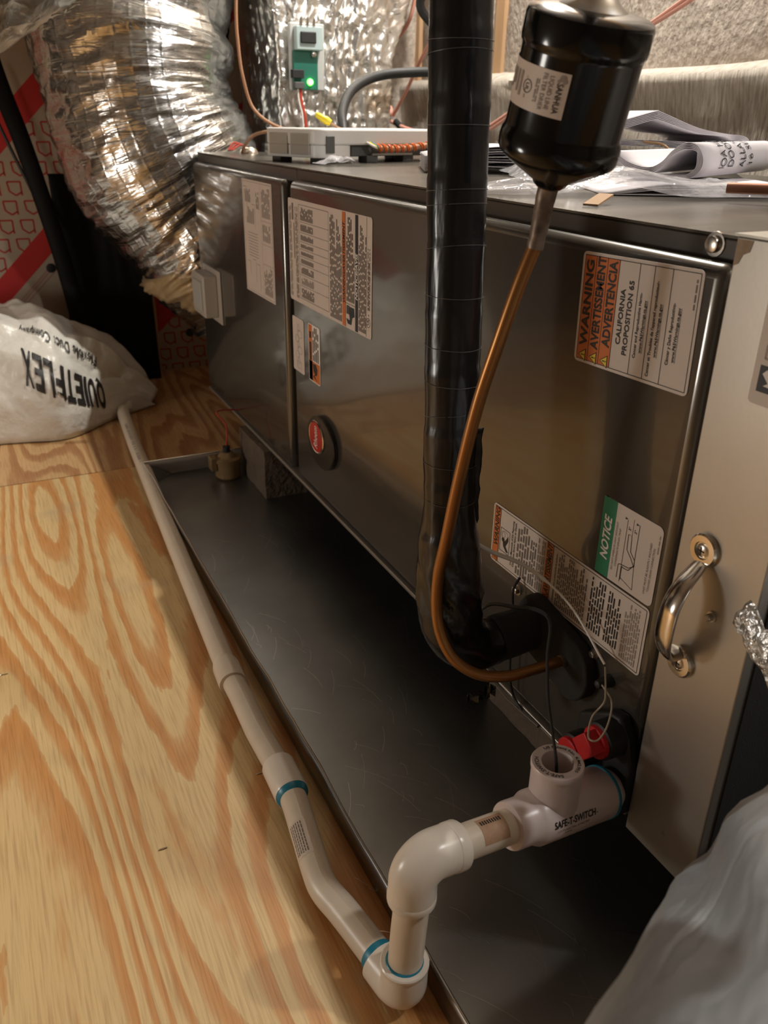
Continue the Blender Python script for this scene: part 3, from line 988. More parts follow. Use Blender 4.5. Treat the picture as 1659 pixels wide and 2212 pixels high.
p.rect(0.001, vv(0.727), W_ - 0.001, vv(0.724), 'ink', 2)
p.para(0.034, vv(0.825), 0.134, vv(0.735), 6, 'ink', fill=0.5, ragged=0.6, seed=41)
p.line([(0.031, vv(0.83)), (0.031, vv(0.725))], 0.0006, 'ink', 2)
# crushed hand pictogram
p.poly([(0.006, vv(0.75)), (0.012, vv(0.735)), (0.011, vv(0.775)), (0.020, vv(0.765)), (0.028, vv(0.77)), (0.028, vv(0.82)), (0.018, vv(0.825)), (0.015, vv(0.80)), (0.006, vv(0.79))], 'navy', 3)
for k_ in range(4):
    p.rect(0.018, vv(0.742 + 0.009 * k_), 0.029, vv(0.737 + 0.009 * k_), 'navy', 3)
p.rect(0.001, vv(0.862), W_ - 0.001, vv(0.832), 'navy', 2)
p.text('NOTICE/AVIS', 0.040, vv(0.857), 0.0062, 'white', width=0.055, bold=0.03, shear=0.15)
p.para(0.004, vv(0.945), 0.130, vv(0.868), 6, 'ink_grey', fill=0.6, seed=42)
p.line([(0.001, vv(0.948)), (W_ - 0.001, vv(0.948))], 0.0006, 'ink', 2)
p.para(0.034, vv(0.985), 0.105, vv(0.958), 3, 'ink_grey', seed=43)
p.ring(0.019, vv(0.968), 0.0055, 0.0055, 0.0007, 'ink', 2)
p.text('UL', 0.0165, vv(0.973), 0.0042, 'ink', bold=0.02)
p.text('us', 0.027, vv(0.975), 0.0020, 'ink', bold=0.02)
p.text('c', 0.010, vv(0.975), 0.0020, 'ink', bold=0.02)
o = p.build('rating_label', AH)
o['label'] = 'large white rating label with orange and navy stripes'

# --- wiring diagram sheet on the far panel
W_, H_ = 0.176, 0.148
p = Print(side_face(1.248, 0.3605))
p.sheet(W_, H_, 'paper', 0.001)
p.frame(0.003, 0.004, W_ - 0.003, H_ - 0.004, 0.0006, 'ink_mid', 2)
p.line([(0.004, 0.055), (W_ - 0.004, 0.055)], 0.0005, 'ink_mid', 2)
for u in (0.055, 0.085, 0.12):
    p.line([(u, 0.004), (u, 0.055)], 0.0005, 'ink_mid', 2)
for k_ in range(9):
    p.line([(0.06 + 0.0045 * k_, 0.075), (0.06 + 0.0045 * k_, 0.125)], 0.0006, 'ink_grey', 2)
for u0, u1, v in ((0.02, 0.055, 0.09), (0.01, 0.05, 0.07), (0.105, 0.14, 0.085), (0.11, 0.165, 0.125), (0.03, 0.05, 0.12)):
    p.line([(u0, v), (u1, v), (u1, v + 0.015)], 0.0006, 'ink_grey', 2)
for u0, v0, u1, v1, n_ in ((0.11, 0.09, 0.135, 0.13, 5), (0.142, 0.105, 0.165, 0.135, 5), (0.008, 0.01, 0.052, 0.05, 8), (0.09, 0.012, 0.115, 0.05, 5), (0.125, 0.01, 0.168, 0.05, 7), (0.135, 0.062, 0.16, 0.078, 3)):
    p.para(u0, v0, u1, v1, n_, 'ink_mid', seed=int(u0 * 1000) + n_)
o = p.build('wiring_label', AH)
o['label'] = 'pale wiring diagram sheet on the far panel'

# --- two small labels under the rating label
W_, H_ = 0.081, 0.046
p = Print(side_face(1.127, 0.2795))
p.sheet(W_, H_, 'paper', 0.003)
for k_ in range(7):
    p.ring(0.018 + 0.008 * k_, 0.022 + 0.006 * math.sin(k_ * 2.1), 0.006, 0.004 + 0.003 * (k_ % 3), 0.0006, 'ink_mid', 2, 10)
p.frame(0.006, 0.012, 0.016, 0.030, 0.0006, 'ink_mid', 2)
o = p.build('diagram_label', AH)
o['label'] = 'small pale label with a faint sketch'
W_, H_ = 0.083, 0.044
p = Print(side_face(1.064, 0.2795))
p.sheet(W_, H_, 'white', 0.003)
p.rect(0.0015, H_ - 0.0145, W_ - 0.0015, H_ - 0.0015, 'orange', 1)
p.rect(0.0015, 0.0015, 0.030, H_ - 0.0015, 'orange', 1)
p.para(0.031, H_ - 0.013, 0.079, H_ - 0.003, 1, 'ink', fill=0.7, seed=50)
p.para(0.032, 0.004, 0.080, H_ - 0.016, 4, 'ink', fill=0.5, seed=51)
p.poly([(0.004, 0.012), (0.010, 0.022), (0.013, 0.012), (0.022, 0.010), (0.028, 0.016), (0.027, 0.028), (0.016, 0.026), (0.013, 0.020), (0.008, 0.028)], 'ink', 2)
o = p.build('caution_label', AH)
o['label'] = 'small orange caution label with a hand pictogram'

# --- oval badge
bc = (1.053, 0.199)
bd = MB().lathe((0.0, *bc), (-1, 0, 0), [(0, 0.5), (0.006, 0.5), (0.0075, 0.485)], 48)
bd.v = [(x, bc[0] + (y - bc[0]) * 0.102, bc[1] + (z - bc[1]) * 0.078) for x, y, z in bd.v]
bdo = bd.build('badge', 'badge', AH, smooth=30)
ec = (1.064, 0.205)
em = MB().lathe((-0.007, *ec), (-1, 0, 0), [(0, 0.5), (0.002, 0.5), (0.0028, 0.47), (0.0022, 0.44)], 40)
em.v = [(x, ec[0] + (y - ec[0]) * 0.057, ec[1] + (z - ec[1]) * 0.050) for x, y, z in em.v]
em.build('chrome_rim', 'chrome', bdo, smooth=30)
p = Print(lambda u, v, h: (-0.0095 - h, ec[0] + v, ec[1] + u))
p.disc(0, 0, 0.0222, 0.0252, 'badge_red', 1, 32)
p.text('Rheem', -0.017, -0.006, 0.014, 'white', width=0.034, shear=0.35, bold=0.0, lay=3)
p.build('emblem', bdo)

# --- breaker cover on the far panel
bk = MB().box(-0.003, 0.0, 1.565, 1.685, 0.262, 0.362).build('breaker_plate', 'breaker', AH, bevel=0.001)
MB().box(-0.030, -0.0025, 1.585, 1.672, 0.273, 0.352).build('breaker_box', 'breaker', bk, bevel=0.003)
MB().box(-0.033, -0.0295, 1.597, 1.660, 0.285, 0.340).build('breaker_lens', 'lite_plastic', bk, bevel=0.001)

# --- dark foam gasket where the lines enter
gas = []
for cy, cz, r in ((0.521, 0.203, 0.030), (0.468, 0.197, 0.030)):
    pass
g = MB()
pts = []
for i in range(28):
    a = 2 * PI * i / 28
    c0 = (0.516, 0.206) if math.cos(a) > 0 else (0.462, 0.194)
    pts.append((c0[0] + 0.026 * math.cos(a) + 0.001 * nz(a * 3, 1), c0[1] + 0.030 * math.sin(a) + 0.0015 * nz(a * 4, 2)))
k = len(pts)
g.add([(0.0, y, z) for y, z in pts] + [(-0.012, y, z) for y, z in pts],
      [tuple(range(k, 2 * k)), tuple(range(k - 1, -1, -1))] + [(i, (i + 1) % k, k + (i + 1) % k, k + i) for i in range(k)])
g.build('line_gasket', 'foam', AH, bevel=0.002)

# --- drain connection block with two red plugs
db = MB()
prof = [(0.372, 0.105), (0.372, 0.150), (0.380, 0.176), (0.392, 0.192), (0.404, 0.190), (0.418, 0.180), (0.440, 0.164), (0.444, 0.132), (0.420, 0.108)]
k = len(prof)
db.add([(0.0, y, z) for y, z in prof] + [(-0.012, y, z) for y, z in prof],
       [tuple(range(k, 2 * k)), tuple(range(k - 1, -1, -1))] + [(i, (i + 1) % k, k + (i + 1) % k, k + i) for i in range(k)])
dbo = db.build('drain_block', 'black', AH, bevel=0.003)
for y, z in ((0.395, 0.172), (0.424, 0.138)):
    MB().lathe((-0.0115, y, z), (-1, 0, 0), [(0, 0.0160), (0.016, 0.0160), (0.017, 0.0145)], 22).build('drain_port', 'black', dbo)
    MB().lathe((-0.028, y, z), (-1, 0, 0), [(0, 0.0140), (0.004, 0.0137), (0.005, 0.0125)], 22).build('drain_plug', 'red_plug', dbo)
MB().obox((-0.038, 0.395, 0.172), (0.006, 0, 0), (0, 0.0075, 0.0060), (0, -0.0065, 0.0080)).build('plug_key', 'red_plug', dbo, bevel=0.001)

# small black cord clip right of the gasket
cl = MB().lathe((0.0, 0.421, 0.206), (-1, 0, 0), [(0, 0.006), (0.006, 0.005), (0.014, 0.0035), (0.015, 0.002)], 12)
cl.build('push_clip', 'black', AH)

# ================================================================== FILTER RACK
FR = thing('filter_rack', 'upright galvanized filter rack with a pull handle at the near end', 'filter rack', (0.0, 0.335, 0.09))
mb = MB()
mb.box(-0.006, 0.60, 0.299, 0.3715, 0.091, 0.566)
mb.build('rack_body', 'galv', FR, bevel=0.0012)
MB().box(0.004, 0.59, 0.2975, 0.2988, 0.096, 0.558).build('shade_panel', 'foam', FR, smooth=None)  # black sheet added to give the near face the gap's darkness
MB().box(-0.006, 0.60, 0.296, 0.3735, 0.566, 0.5675).build('top_flange', 'galv', FR, smooth=None)
p = Print(lambda u, v, h: (-0.0062 - h, u, v))
p.poly([(0.3705, 0.5645), (0.3705, 0.549), (0.367, 0.5505), (0.3645, 0.556), (0.360, 0.558), (0.3585, 0.5645)], 'rust', 1)
p.build('rust_stain', FR)
FX = -0.006
hd_ = MB()
pts = [(-0.0085, 0.3475, 0.357), (-0.014, 0.3465, 0.353), (-0.025, 0.345, 0.344), (-0.0325, 0.344, 0.331), (-0.0345, 0.344, 0.316), (-0.0335, 0.3445, 0.301), (-0.027, 0.346, 0.290), (-0.015, 0.348, 0.286), (-0.0085, 0.3485, 0.283)]
path = smooth_path(pts, 8)
rs = [0.0062 + 0.0030 * math.sin(PI * i / (len(path) - 1)) for i in range(len(path))]
hd_.tube(path, rs, 16, ell=(0.36, 1.0), up=(1, 0, 0))
hdo = hd_.build('pull_handle', 'chrome', FR, smooth=60)
for y, z in ((0.3475, 0.3665), (0.3488, 0.2745)):
    MB().lathe((FX, y, z), (-1, 0, 0), [(0, 0.0118), (0.003, 0.0118), (0.0042, 0.0105), (0.0044, 0.0065), (0.003, 0.006)], 28).build('handle_foot', 'chrome', hdo)
    s_ = MB().lathe((FX - 0.002, y, z), (-1, 0, 0), [(0, 0.0052), (0.002, 0.005), (0.003, 0.0035)], 16)
    s_.box(FX - 0.0054, FX - 0.0048, y - 0.003, y + 0.003, z - 0.0005, z + 0.0005, 1)
    s_.box(FX - 0.0054, FX - 0.0048, y - 0.0005, y + 0.0005, z - 0.003, z + 0.003, 1)
    s_.build('handle_screw', ['steel', 'ink'], hdo)
screw(FR, FX, 0.3315, 0.3225, 0.0027, hexa=False)
hl = MB().lathe((FX, 0.333, 0.120), (-1, 0, 0), [(-0.0005, 0.0022), (0.0004, 0.0022), (0.0004, 0.0014)], 12)
hl.build('rivet', 'steel', FR)
# partly seen maker's label
W_, H_ = 0.10, 0.055
p = Print(lambda u, v, h: (-0.0064 - h, 0.2995 + v * 0 + (0.0395 - v) if False else 0.2990 + v, 0.4730 + u))
p.sheet(W_, 0.041, 'paper', 0.003)
p.rect(0.008, 0.016, 0.024, 0.0365, 'navy', 1)
p.poly([(0.011, 0.020), (0.021, 0.024), (0.017, 0.026), (0.022, 0.031), (0.019, 0.034), (0.014, 0.029), (0.012, 0.032)], 'white', 2)
for k_ in range(3):
    p.frame(0.028 + 0.012 * k_, 0.020, 0.036 + 0.012 * k_, 0.0345, 0.0013, 'ink_mid', 2)
p.build('maker_label', FR)
# loose foil-taped flap at the right edge
def flap(a, b):
    y = 0.301 - a * 0.06
    z = 0.343 - 0.011 * (b - 0.5) * 2 - a * 0.030 + 0.003 * nz(a * 6, b * 4)
    return (-0.012 - 0.012 * math.sin(PI * b) - a * 0.01 + 0.004 * nz(a * 9, b * 7, 2), y, z)


MB().grid(24, 14, flap, uvk=(0.6, 0.4)).build('tape_flap', 'foil_wrap', FR, smooth=80, solid=0.0008)

# ================================================================== NEAR DUCT (foreground, right)
near_axis = smooth_path([(0.30, 0.14, 0.30), (0.16, 0.150, 0.195), (0.03, 0.116, 0.200), (-0.084, 0.055, 0.240), (-0.255, -0.033, 0.296), (-0.45, -0.13, 0.36), (-0.62, -0.22, 0.41)], 16)


def near_disp(a, s, i):
    return 0.008 * nz(a * 1.5, s * 8, 1) + 0.007 * ridge(a * 4.0 + s * 9, s * 5, 5) + 0.003 * ridge(a * 9 + s * 14, s * 8, 7) - 0.005


ND = thing('foil_flex_duct', 'blurred foil flex duct crossing the near right corner', 'duct', (0.0, 0.1, 0.10))
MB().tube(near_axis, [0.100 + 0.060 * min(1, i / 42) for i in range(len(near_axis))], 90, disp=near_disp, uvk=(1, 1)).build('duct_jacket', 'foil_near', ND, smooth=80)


def collar(a, s, i):
    return 0.012 * ridge(a * 3, s * 30, 2) + 0.008 * nz(a * 9, s * 60, 3)


MB().tube([(0.34 - 0.02 * i, 0.205 - 0.003 * i, 0.30 - 0.008 * i) for i in range(14)], 0.082, 80, disp=collar).build('torn_collar', 'foil_wrap', ND, smooth=50)

# ================================================================== SUCTION LINE
SL = thing('suction_line', 'thick black taped refrigerant pipe rising in front of the panel', 'pipe', (-0.09, 0.53, 0.17))
sp = [(-0.005, 0.521, 0.203), (-0.050, 0.521, 0.199), (-0.094, 0.522, 0.193), (-0.095, 0.535, 0.30), (-0.093, 0.546, 0.42), (-0.090, 0.557, 0.55), (-0.089, 0.565, 0.66), (-0.088, 0.577, 0.82), (-0.08, 0.60, 1.05)]
foam = MB().tube([Vector(sp[0]).lerp(Vector(sp[1]), t / 6) for t in range(7)], 0.0212, 28,
                 disp=lambda a, s, i: 0.0012 * nz(a * 2, s * 60))
foam.build('foam_sleeve', 'foam', SL)
body = arc_path(sp[1:], 0.036, 14)
seg = []
for a, b in zip(body[:-1], body[1:]):
    n_ = max(1, int((b - a).length / 0.004))
    seg += [a.lerp(b, t / n_) for t in range(n_)]
seg.append(body[-1])


def tape_disp(a, s, i):
    d = 0.0010 * nz(a * 1.2, s * 26, 2) + 0.0006 * ridge(a * 3, s * 14, 6)
    k_ = max(0.0, 1 - abs(s - 0.085) / 0.085)          # gathered folds round the bend
    d += k_ * (0.0055 + 0.0035 * ridge(a * 1.4 + s * 18, s * 36, 3))
    d += 0.0007 * ((s / 0.047) % 1.0)
    return d


MB().tube(seg, 0.0213, 48, disp=tape_disp).build('tape_wrap', 'tape', SL, smooth=70)
# visible tape overlaps: thin raised edges winding round the pipe
def along(L):
    acc = 0
    for a, b in zip(seg[:-1], seg[1:]):
        d = (b - a).length
        if acc + d >= L:
            return a.lerp(b, (L - acc) / d), (b - a).normalized()
        acc += d
    return seg[-1], (seg[-1] - seg[-2]).normalized()


for L in (0.175, 0.206, 0.245, 0.272, 0.300, 0.338, 0.372, 0.402, 0.412, 0.455, 0.50, 0.508, 0.548):
    cpt, t = along(L)
    u = Vector((1, 0, 0)); u = (u - t * u.dot(t)).normalized(); w_ = t.cross(u)
    ti = rng.uniform(-0.003, 0.003)
    ring = []
    a0, a1 = rng.uniform(2.0, 2.6), rng.uniform(5.6, 6.3)
    for q in range(25):
        a = a0 + (a1 - a0) * q / 24
        rr = 0.0215 + tape_disp(a, L, 0) + 0.0002
        ring.append(cpt + (u * math.cos(a) + w_ * math.sin(a)) * rr + t * (ti * math.sin(a)))
    MB().tube(ring, 0.00022, 5).build('tape_edge', 'tape_line', SL)
cpt, t = along(0.30)
tail = MB().grid(6, 16, lambda a, b: (-0.0835 + 0.009 * a + 0.002 * nz(b * 6, a * 3), 0.5265 - 0.003 * a * abs(nz(b * 7, 1)) - 0.002 * ridge(b * 3, 2), 0.32 + 0.085 * b))
tail.build('loose_tape', 'tape', SL, solid=0.0006)
MB().grid(10, 6, lambda a, b: (-0.090 + 0.03 * a, 0.497 + 0.012 * nz(a * 5, 3), 0.166 - 0.010 * b + 0.006 * nz(a * 8, b * 3))).build('torn_tape', 'tape', SL, solid=0.0006)
tag(MB().tube(smooth_path([(-0.083, 0.548, 0.307), (-0.060, 0.530, 0.290), (-0.030, 0.508, 0.276), (-0.018, 0.462, 0.261), (-0.012, 0.418, 0.228)]), [0.0021] * 14 + [0.0019] * 6 + [0.0010] * 13, 8).build('plastic_tie', 'rod'),
    'thin white plastic tie sticking out from the black taped pipe', 'tie')
tag(MB().tube(smooth_path([(-0.0125, 0.4165, 0.2265), (-0.022, 0.402, 0.215), (-0.030, 0.394, 0.212), (-0.036, 0.398, 0.197), (-0.046, 0.388, 0.188), (-0.0455, 0.378, 0.193), (-0.036, 0.380, 0.203), (-0.024, 0.392, 0.213), (-0.010, 0.421, 0.2065)]), 0.0008, 8).build('twine_loop', 'string'),
    'tan twine looped over the upper red drain plug', 'twine')

# ================================================================== LIQUID LINE AND DRIER
LL = thing('liquid_line', 'bent brown copper tube running from the gasket up to the drier', 'pipe', (-0.12, 0.5, 0.20))
lp = [(-0.012, 0.468, 0.199), (-0.045, 0.468, 0.199), (-0.070, 0.469, 0.1995), (-0.094, 0.476, 0.204), (-0.111, 0.487, 0.216), (-0.119, 0.498, 0.235), (-0.121, 0.505, 0.258), (-0.120, 0.507, 0.290),
      (-0.118, 0.501, 0.325), (-0.114, 0.494, 0.378), (-0.108, 0.484, 0.440), (-0.100, 0.474, 0.490), (-0.092, 0.468, 0.527), (-0.085, 0.464, 0.552)]
MB().tube(smooth_path(lp, 8), 0.0048, 20).build('copper_tube', 'copper', LL, smooth=60)
MB().tube([(-0.0115, 0.468, 0.199), (-0.0155, 0.468, 0.199)], 0.0053, 20).build('tube_collar', 'copper_dark', LL)
A0, A1 = Vector((-0.080, 0.462, 0.588)), Vector((-0.080, 0.436, 0.682))
AX = (A1 - A0).normalized()
MB().tube(smooth_path([(-0.085, 0.464, 0.550), (-0.0825, 0.4635, 0.566), A0 - AX * 0.008, A0 + AX * 0.004], 6),
          [0.0053 + 0.0016 * (i / 18) for i in range(19)], 20, disp=lambda a, s, i: 0.0005 * nz(a * 2, s * 200)).build('brazed_joint', 'copper_dark', LL, smooth=60)

FD = thing('filter_drier', 'glossy black filter drier can with a white label above the copper tube', 'filter drier', A0)
prof = [(0.000, 0.008), (0.002, 0.0105), (0.004, 0.0115), (0.008, 0.018), (0.0135, 0.0275), (0.0175, 0.0335), (0.0195, 0.0362), (0.022, 0.0374), (0.027, 0.0377), (0.031, 0.0370), (0.0335, 0.0358), (0.036, 0.0354),
        (0.0765, 0.0354), (0.0782, 0.0357), (0.0795, 0.0366), (0.082, 0.0370), (0.093, 0.0370), (0.0955, 0.0362), (0.0972, 0.0335), (0.0985, 0.027), (0.0995, 0.020)]
MB().lathe(A0, AX, prof, 72).build('drier_shell', 'black_gloss', FD, smooth=40)
MB().lathe(A0 + AX * 0.0975, AX, [(0, 0.0215), (0.002, 0.0200), (0.005, 0.0150), (0.009, 0.0110), (0.012, 0.0085), (0.016, 0.0078)], 40).build('drier_cap', 'braze', FD, smooth=60)
MB().tube(smooth_path([A0 + AX * 0.108, A0 + AX * 0.125, A0 + AX * 0.20, A0 + AX * 0.45], 5), 0.0062, 18).build('outlet_tube', 'copper_dark', FD)
# label: angle measured round the axis, print reads down the can
e1 = (Vector((-1, 0, 0)) - AX * Vector((-1, 0, 0)).dot(AX)).normalized()
e2 = AX.cross(e1)            # towards +y or -y
if e2.y > 0:
    e2 = -e2                 # e2 points to the near side
RL = 0.0356


def drier_fn(u, v, h):
    """u runs down the can, v = text up direction (towards the near side)"""
    a = (v - 0.020) / RL
    return A0 + AX * (0.0705 - u) + (e1 * math.cos(a) + e2 * math.sin(a)) * (RL + 0.0002 + h)


p = Print(drier_fn)
nu, nv = 2, 16
Hl, Vl = 0.0235, 0.062
gm = p.mb.grid(nu, nv * 2, lambda a, b: drier_fn(a * Hl, b * Vl - 0.012, 0), p.mi('paper'))
vo = -0.012
SB = 0.0022
p.text('SANHUA', 0.0055, vo + Vl - 0.0068, 0.0036, 'ink', width=0.0158, bold=0.01, sub=SB)
p.disc(0.0026, vo + Vl - 0.0042, 0.0016, 0.0018, 'ink_mid', 2, 12)
p.disc(0.0042, vo + Vl - 0.0028, 0.0012, 0.0014, 'ink_mid', 2, 12)
p.disc(0.0044, vo + Vl - 0.0062, 0.0010, 0.0010, 'ink_mid', 2, 12)
p.text('LIQUID LINE', 0.0028, vo + Vl - 0.0118, 0.0027, 'ink_grey', width=0.0172, sub=SB)
p.text('FILTER DRIER', 0.0022, vo + Vl - 0.0160, 0.0027, 'ink_grey', width=0.0190, sub=SB)
p.para(0.006, vo + Vl - 0.0205, 0.018, vo + Vl - 0.0175, 2, 'ink_mid', seed=60)
p.ring(0.0115, vo + Vl - 0.0262, 0.0034, 0.0034, 0.0005, 'ink', 2)
p.text('UL', 0.0098, vo + Vl - 0.0275, 0.0026, 'ink', bold=0.01, sub=SB)
p.text('us', 0.0160, vo + Vl - 0.0278, 0.0016, 'ink', sub=SB)
p.text('c', 0.0066, vo + Vl - 0.0278, 0.0016, 'ink', sub=SB)
p.para(0.005, vo + 0.006, 0.019, vo + Vl - 0.031, 6, 'ink_mid', seed=61)
p.build('drier_label', FD, smooth=60)

# ================================================================== PVC DRAIN LINE
PV = thing('pvc_drain_line', 'ivory plastic drain pipe with a tee running along the floor beside the pan', 'drain pipe', (-0.215, 0.366, 0.0))
RP = 0.01335
fp = [(-0.165, 1.875, 0.018), (-0.170, 1.82, 0.018), (-0.182, 1.644, 0.018), (-0.207, 1.167, 0.018), (-0.224, 0.824, 0.018)]
MB().tube(fp, RP, 28).build('pipe', 'pvc', PV)
MB().tube([(-0.2245, 0.815, 0.018), (-0.224, 0.766, 0.018), (-0.2255, 0.70, 0.018), (-0.2225, 0.615, 0.018)], RP, 28).build('pipe', 'pvc', PV)
sw = smooth_path([(-0.2222, 0.622, 0.018), (-0.2245, 0.585, 0.0185), (-0.2295, 0.545, 0.0185), (-0.2350, 0.503, 0.0185), (-0.2365, 0.478, 0.0185), (-0.2310, 0.452, 0.0185), (-0.2260, 0.425, 0.0185), (-0.2210, 0.395, 0.019)], 6)
MB().tube(sw, RP, 28).build('bent_pipe', 'pvc', PV, smooth=60)
d0 = (Vector(fp[-1]) - Vector(fp[-2])).normalized()
MB().lathe((-0.2232, 0.838, 0.018), d0, [(0, 0.0135), (0.004, 0.0152), (0.010, 0.0164), (0.044, 0.0166), (0.046, 0.0162), (0.046, 0.0138)], 32).build('bell_end', 'pvc', PV)
d1 = (Vector((-0.2245, 0.585, 0.018)) - Vector((-0.2235, 0.655, 0.018))).normalized()
MB().lathe((-0.2228, 0.640, 0.018), d1, [(0, 0.0140), (0.0, 0.0166), (0.002, 0.0172), (0.042, 0.0172), (0.044, 0.0166), (0.044, 0.0138)], 32).build('coupling', 'pvc_white', PV)
MB().lathe((-0.2232, 0.597, 0.018), d1, [(0, 0.0162), (0.0005, 0.0166), (0.004, 0.0162), (0.008, 0.0139)], 32).build('primer_ring', 'primer', PV)
# bottom elbow
EB = Vector((-0.2162, 0.3655, 0.019))
dB = (EB - Vector((-0.2260, 0.425, 0.0185))).normalized()
el = arc_path([EB - dB * 0.030, EB, EB + Vector((0, 0, 0.032))], 0.013, 12)
MB().tube(el, 0.0180, 32).build('elbow', 'pvc_white', PV, smooth=60)
MB().lathe(EB + Vector((0, 0, 0.030)), (0, 0, 1), [(0, 0.0182), (0.001, 0.0187), (0.0035, 0.0187), (0.0045, 0.0178), (0.0045, 0.0142)], 32).build('elbow_lip', 'pvc_white', PV)
MB().lathe(EB + Vector((0, 0, 0.0345)), (0, 0, 1), [(0, 0.0146), (0.0006, 0.0140)], 32).build('primer_ring', 'primer', PV)
MB().lathe(EB - dB * 0.038, dB, [(0, 0.0138), (0.001, 0.0142), (0.011, 0.0142)], 32).build('primer_ring', 'primer', PV)
# riser, top elbow, horizontal run
ET = Vector((-0.2110, 0.3663, 0.1535))
TE = Vector((-0.0070, 0.3882, 0.1215))
dT = (TE - ET).normalized()
MB().tube([EB + Vector((0, 0, 0.02)), EB.lerp(ET, 0.5), ET - Vector((-0.001, 0, 0.02))], RP, 28).build('riser_pipe', 'pvc', PV)
et = arc_path([ET + Vector((-0.001, 0, -0.036)), ET, ET + dT * 0.038], 0.0165, 14)
MB().tube(et, 0.0178, 32).build('elbow', 'pvc_white', PV, smooth=60)
MB().lathe(ET + dT * 0.030, dT, [(0, 0.0180), (0.001, 0.0183), (0.0085, 0.0183), (0.0095, 0.0176), (0.0095, 0.0136)], 32).build('elbow_lip', 'pvc_white', PV)
MB().lathe(ET + Vector((-0.001, 0, -0.037)), (0, 0, 1), [(0, 0.0136), (0, 0.0178), (0.001, 0.0182), (0.006, 0.0182), (0.007, 0.0176)], 32).build('elbow_lip', 'pvc_white', PV)
MB().tube([ET + dT * 0.02, ET + dT * 0.108], RP, 28).build('run_pipe', 'pvc', PV)
# worn sticker half round the run pipe
ua = Vector((0, 0, 1)); ua = (ua - dT * ua.dot(dT)).normalized(); wa = dT.cross(ua)


def run_fn(u, v, h):
    a = v / RP
    return ET + dT * (0.054 + u) + (ua * math.cos(a) + wa * math.sin(a)) * (RP + 0.0002 + h)


p = Print(run_fn)
sgn = 1 if wa.y < 0 else -1        # towards the viewer
p.mb.grid(2, 10, lambda a, b: run_fn(a * 0.024, sgn * (-0.004 + b * 0.021), 0), p.mi('tan_sticker'))
for i in range(9):
    u = 0.002 + 0.0022 * i
    p.rect(u, sgn * -0.001, u + 0.0014, sgn * 0.0025, 'ink', 1)
p.build('worn_sticker', PV, smooth=60)
# clear instruction sticker on the bent pipe
def bend_fn(u, v, h):
    """u along the pipe from its upper end, v round the pipe"""
    L0 = 0.072
    acc, L = 0.0, L0 + u
    for a, b in zip(sw[:-1], sw[1:]):
        dd = (b - a).length
        if acc + dd >= L:
            break
        acc += dd
    c = a.lerp(b, (L - acc) / dd)
    t = (b - a).normalized()
    uu = (Vector((0, 0, 1)) - t * t.z).normalized()
    ww = t.cross(uu)
    ang = v / RP
    return c + (uu * math.cos(ang) + ww * math.sin(ang)) * (RP + 0.00015 + h)


p = Print(bend_fn)
sg2 = -1
p.mb.grid(12, 6, lambda a, b: bend_fn(a * 0.042, -0.001 + b * 0.018, 0), p.mi('clear_sticker'))
for i in range(6):
    v = 0.003 + 0.0024 * i
    u = 0.003
    while u < 0.038:
        wd = rng.uniform(0.002, 0.005)
        p.rect(u, v, min(u + wd, 0.039), v + 0.0011, 'ink_grey', 1)
        u += wd + 0.0008
p.build('pipe_sticker', PV, smooth=60)
# printed line on the far pipe
p = Print(lambda u, v, h: (-0.1775 - u * 0.0 + 0.052 * (u) * 0 - 0.0575 * (0.0) + (-0.0525 * 0) + (-0.176 + 0.1775) - 0.0525 * u * 0 - u * 0.055 + (-math.sin(v / RP)) * (RP + 0.0004 + h) * 1.0, 1.74 - u, 0.018 + math.cos(v / RP) * (RP + 0.0004 + h)))
u = 0.0
while u < 0.23:
    wd = rng.choice((0.004, 0.006, 0.003))
    p.rect(u, -0.002 + 0.004, u + wd, 0.0075, 'ink_mid', 1)
    u += wd + rng.choice((0.002, 0.003, 0.007))
p.build('pipe_print', PV, smooth=None)

# --- float switch tee
T0 = ET + dT * 0.0872
tee = MB()
tee.lathe(T0, dT, [(0, 0.0140), (0, 0.0182), (0.0015, 0.0188), (0.017, 0.0188), (0.021, 0.0205), (0.024, 0.0218), (0.1015, 0.0218), (0.103, 0.0210), (0.103, 0.014)], 44)
TC = T0 + dT * 0.0455
tee.lathe(TC, (0.0, 0.0, 1), [(-0.004, 0.0200), (0.020, 0.0196), (0.046, 0.0196)], 44, cap=False)
to = tee.build('float_tee', 'tee_white', PV, smooth=40)
TU = Vector((0.0, 0.0, 1))
MB().lathe(TC + TU * 0.046, TU, [(-0.002, 0.0190), (-0.001, 0.0204), (0.0025, 0.0206), (0.0038, 0.0198), (0.0038, 0.0126), (0.0030, 0.0122), (-0.022, 0.0118), (-0.024, 0.0)], 44, cap=False).build('tee_lip', 'tee_white', to, smooth=40)
MB().lathe(TC + TU * 0.022, TU, [(-0.004, 0.0117), (-0.0025, 0.0117), (-0.002, 0.004)], 24).build('socket_floor', 'tee_in', to)
MB().lathe(T0 + dT * 0.0997, dT, [(0, 0.0220), (0.0005, 0.0224), (0.0028, 0.0224), (0.0034, 0.0218)], 44).build('primer_ring', 'primer', to)
MB().lathe(T0 + dT * 0.103, dT, [(0, 0.0195), (0.003, 0.0195), (0.0075, 0.0175), (0.012, 0.0150), (0.019, 0.0148)], 36).build('tee_bushing', 'tee_white', to)
# print on the tee barrel
ub = (Vector((0, 0, 1)) - dT * dT.z).normalized()
wb = dT.cross(ub)
if wb.y > 0:
    wb = -wb


def tee_fn(u, v, h):
    a = 1.36 - v / 0.0219        # from the crown down the side that faces the viewer
    return T0 + dT * (0.030 + u) + (ub * math.cos(a) + wb * math.sin(a)) * (0.0219 + h)


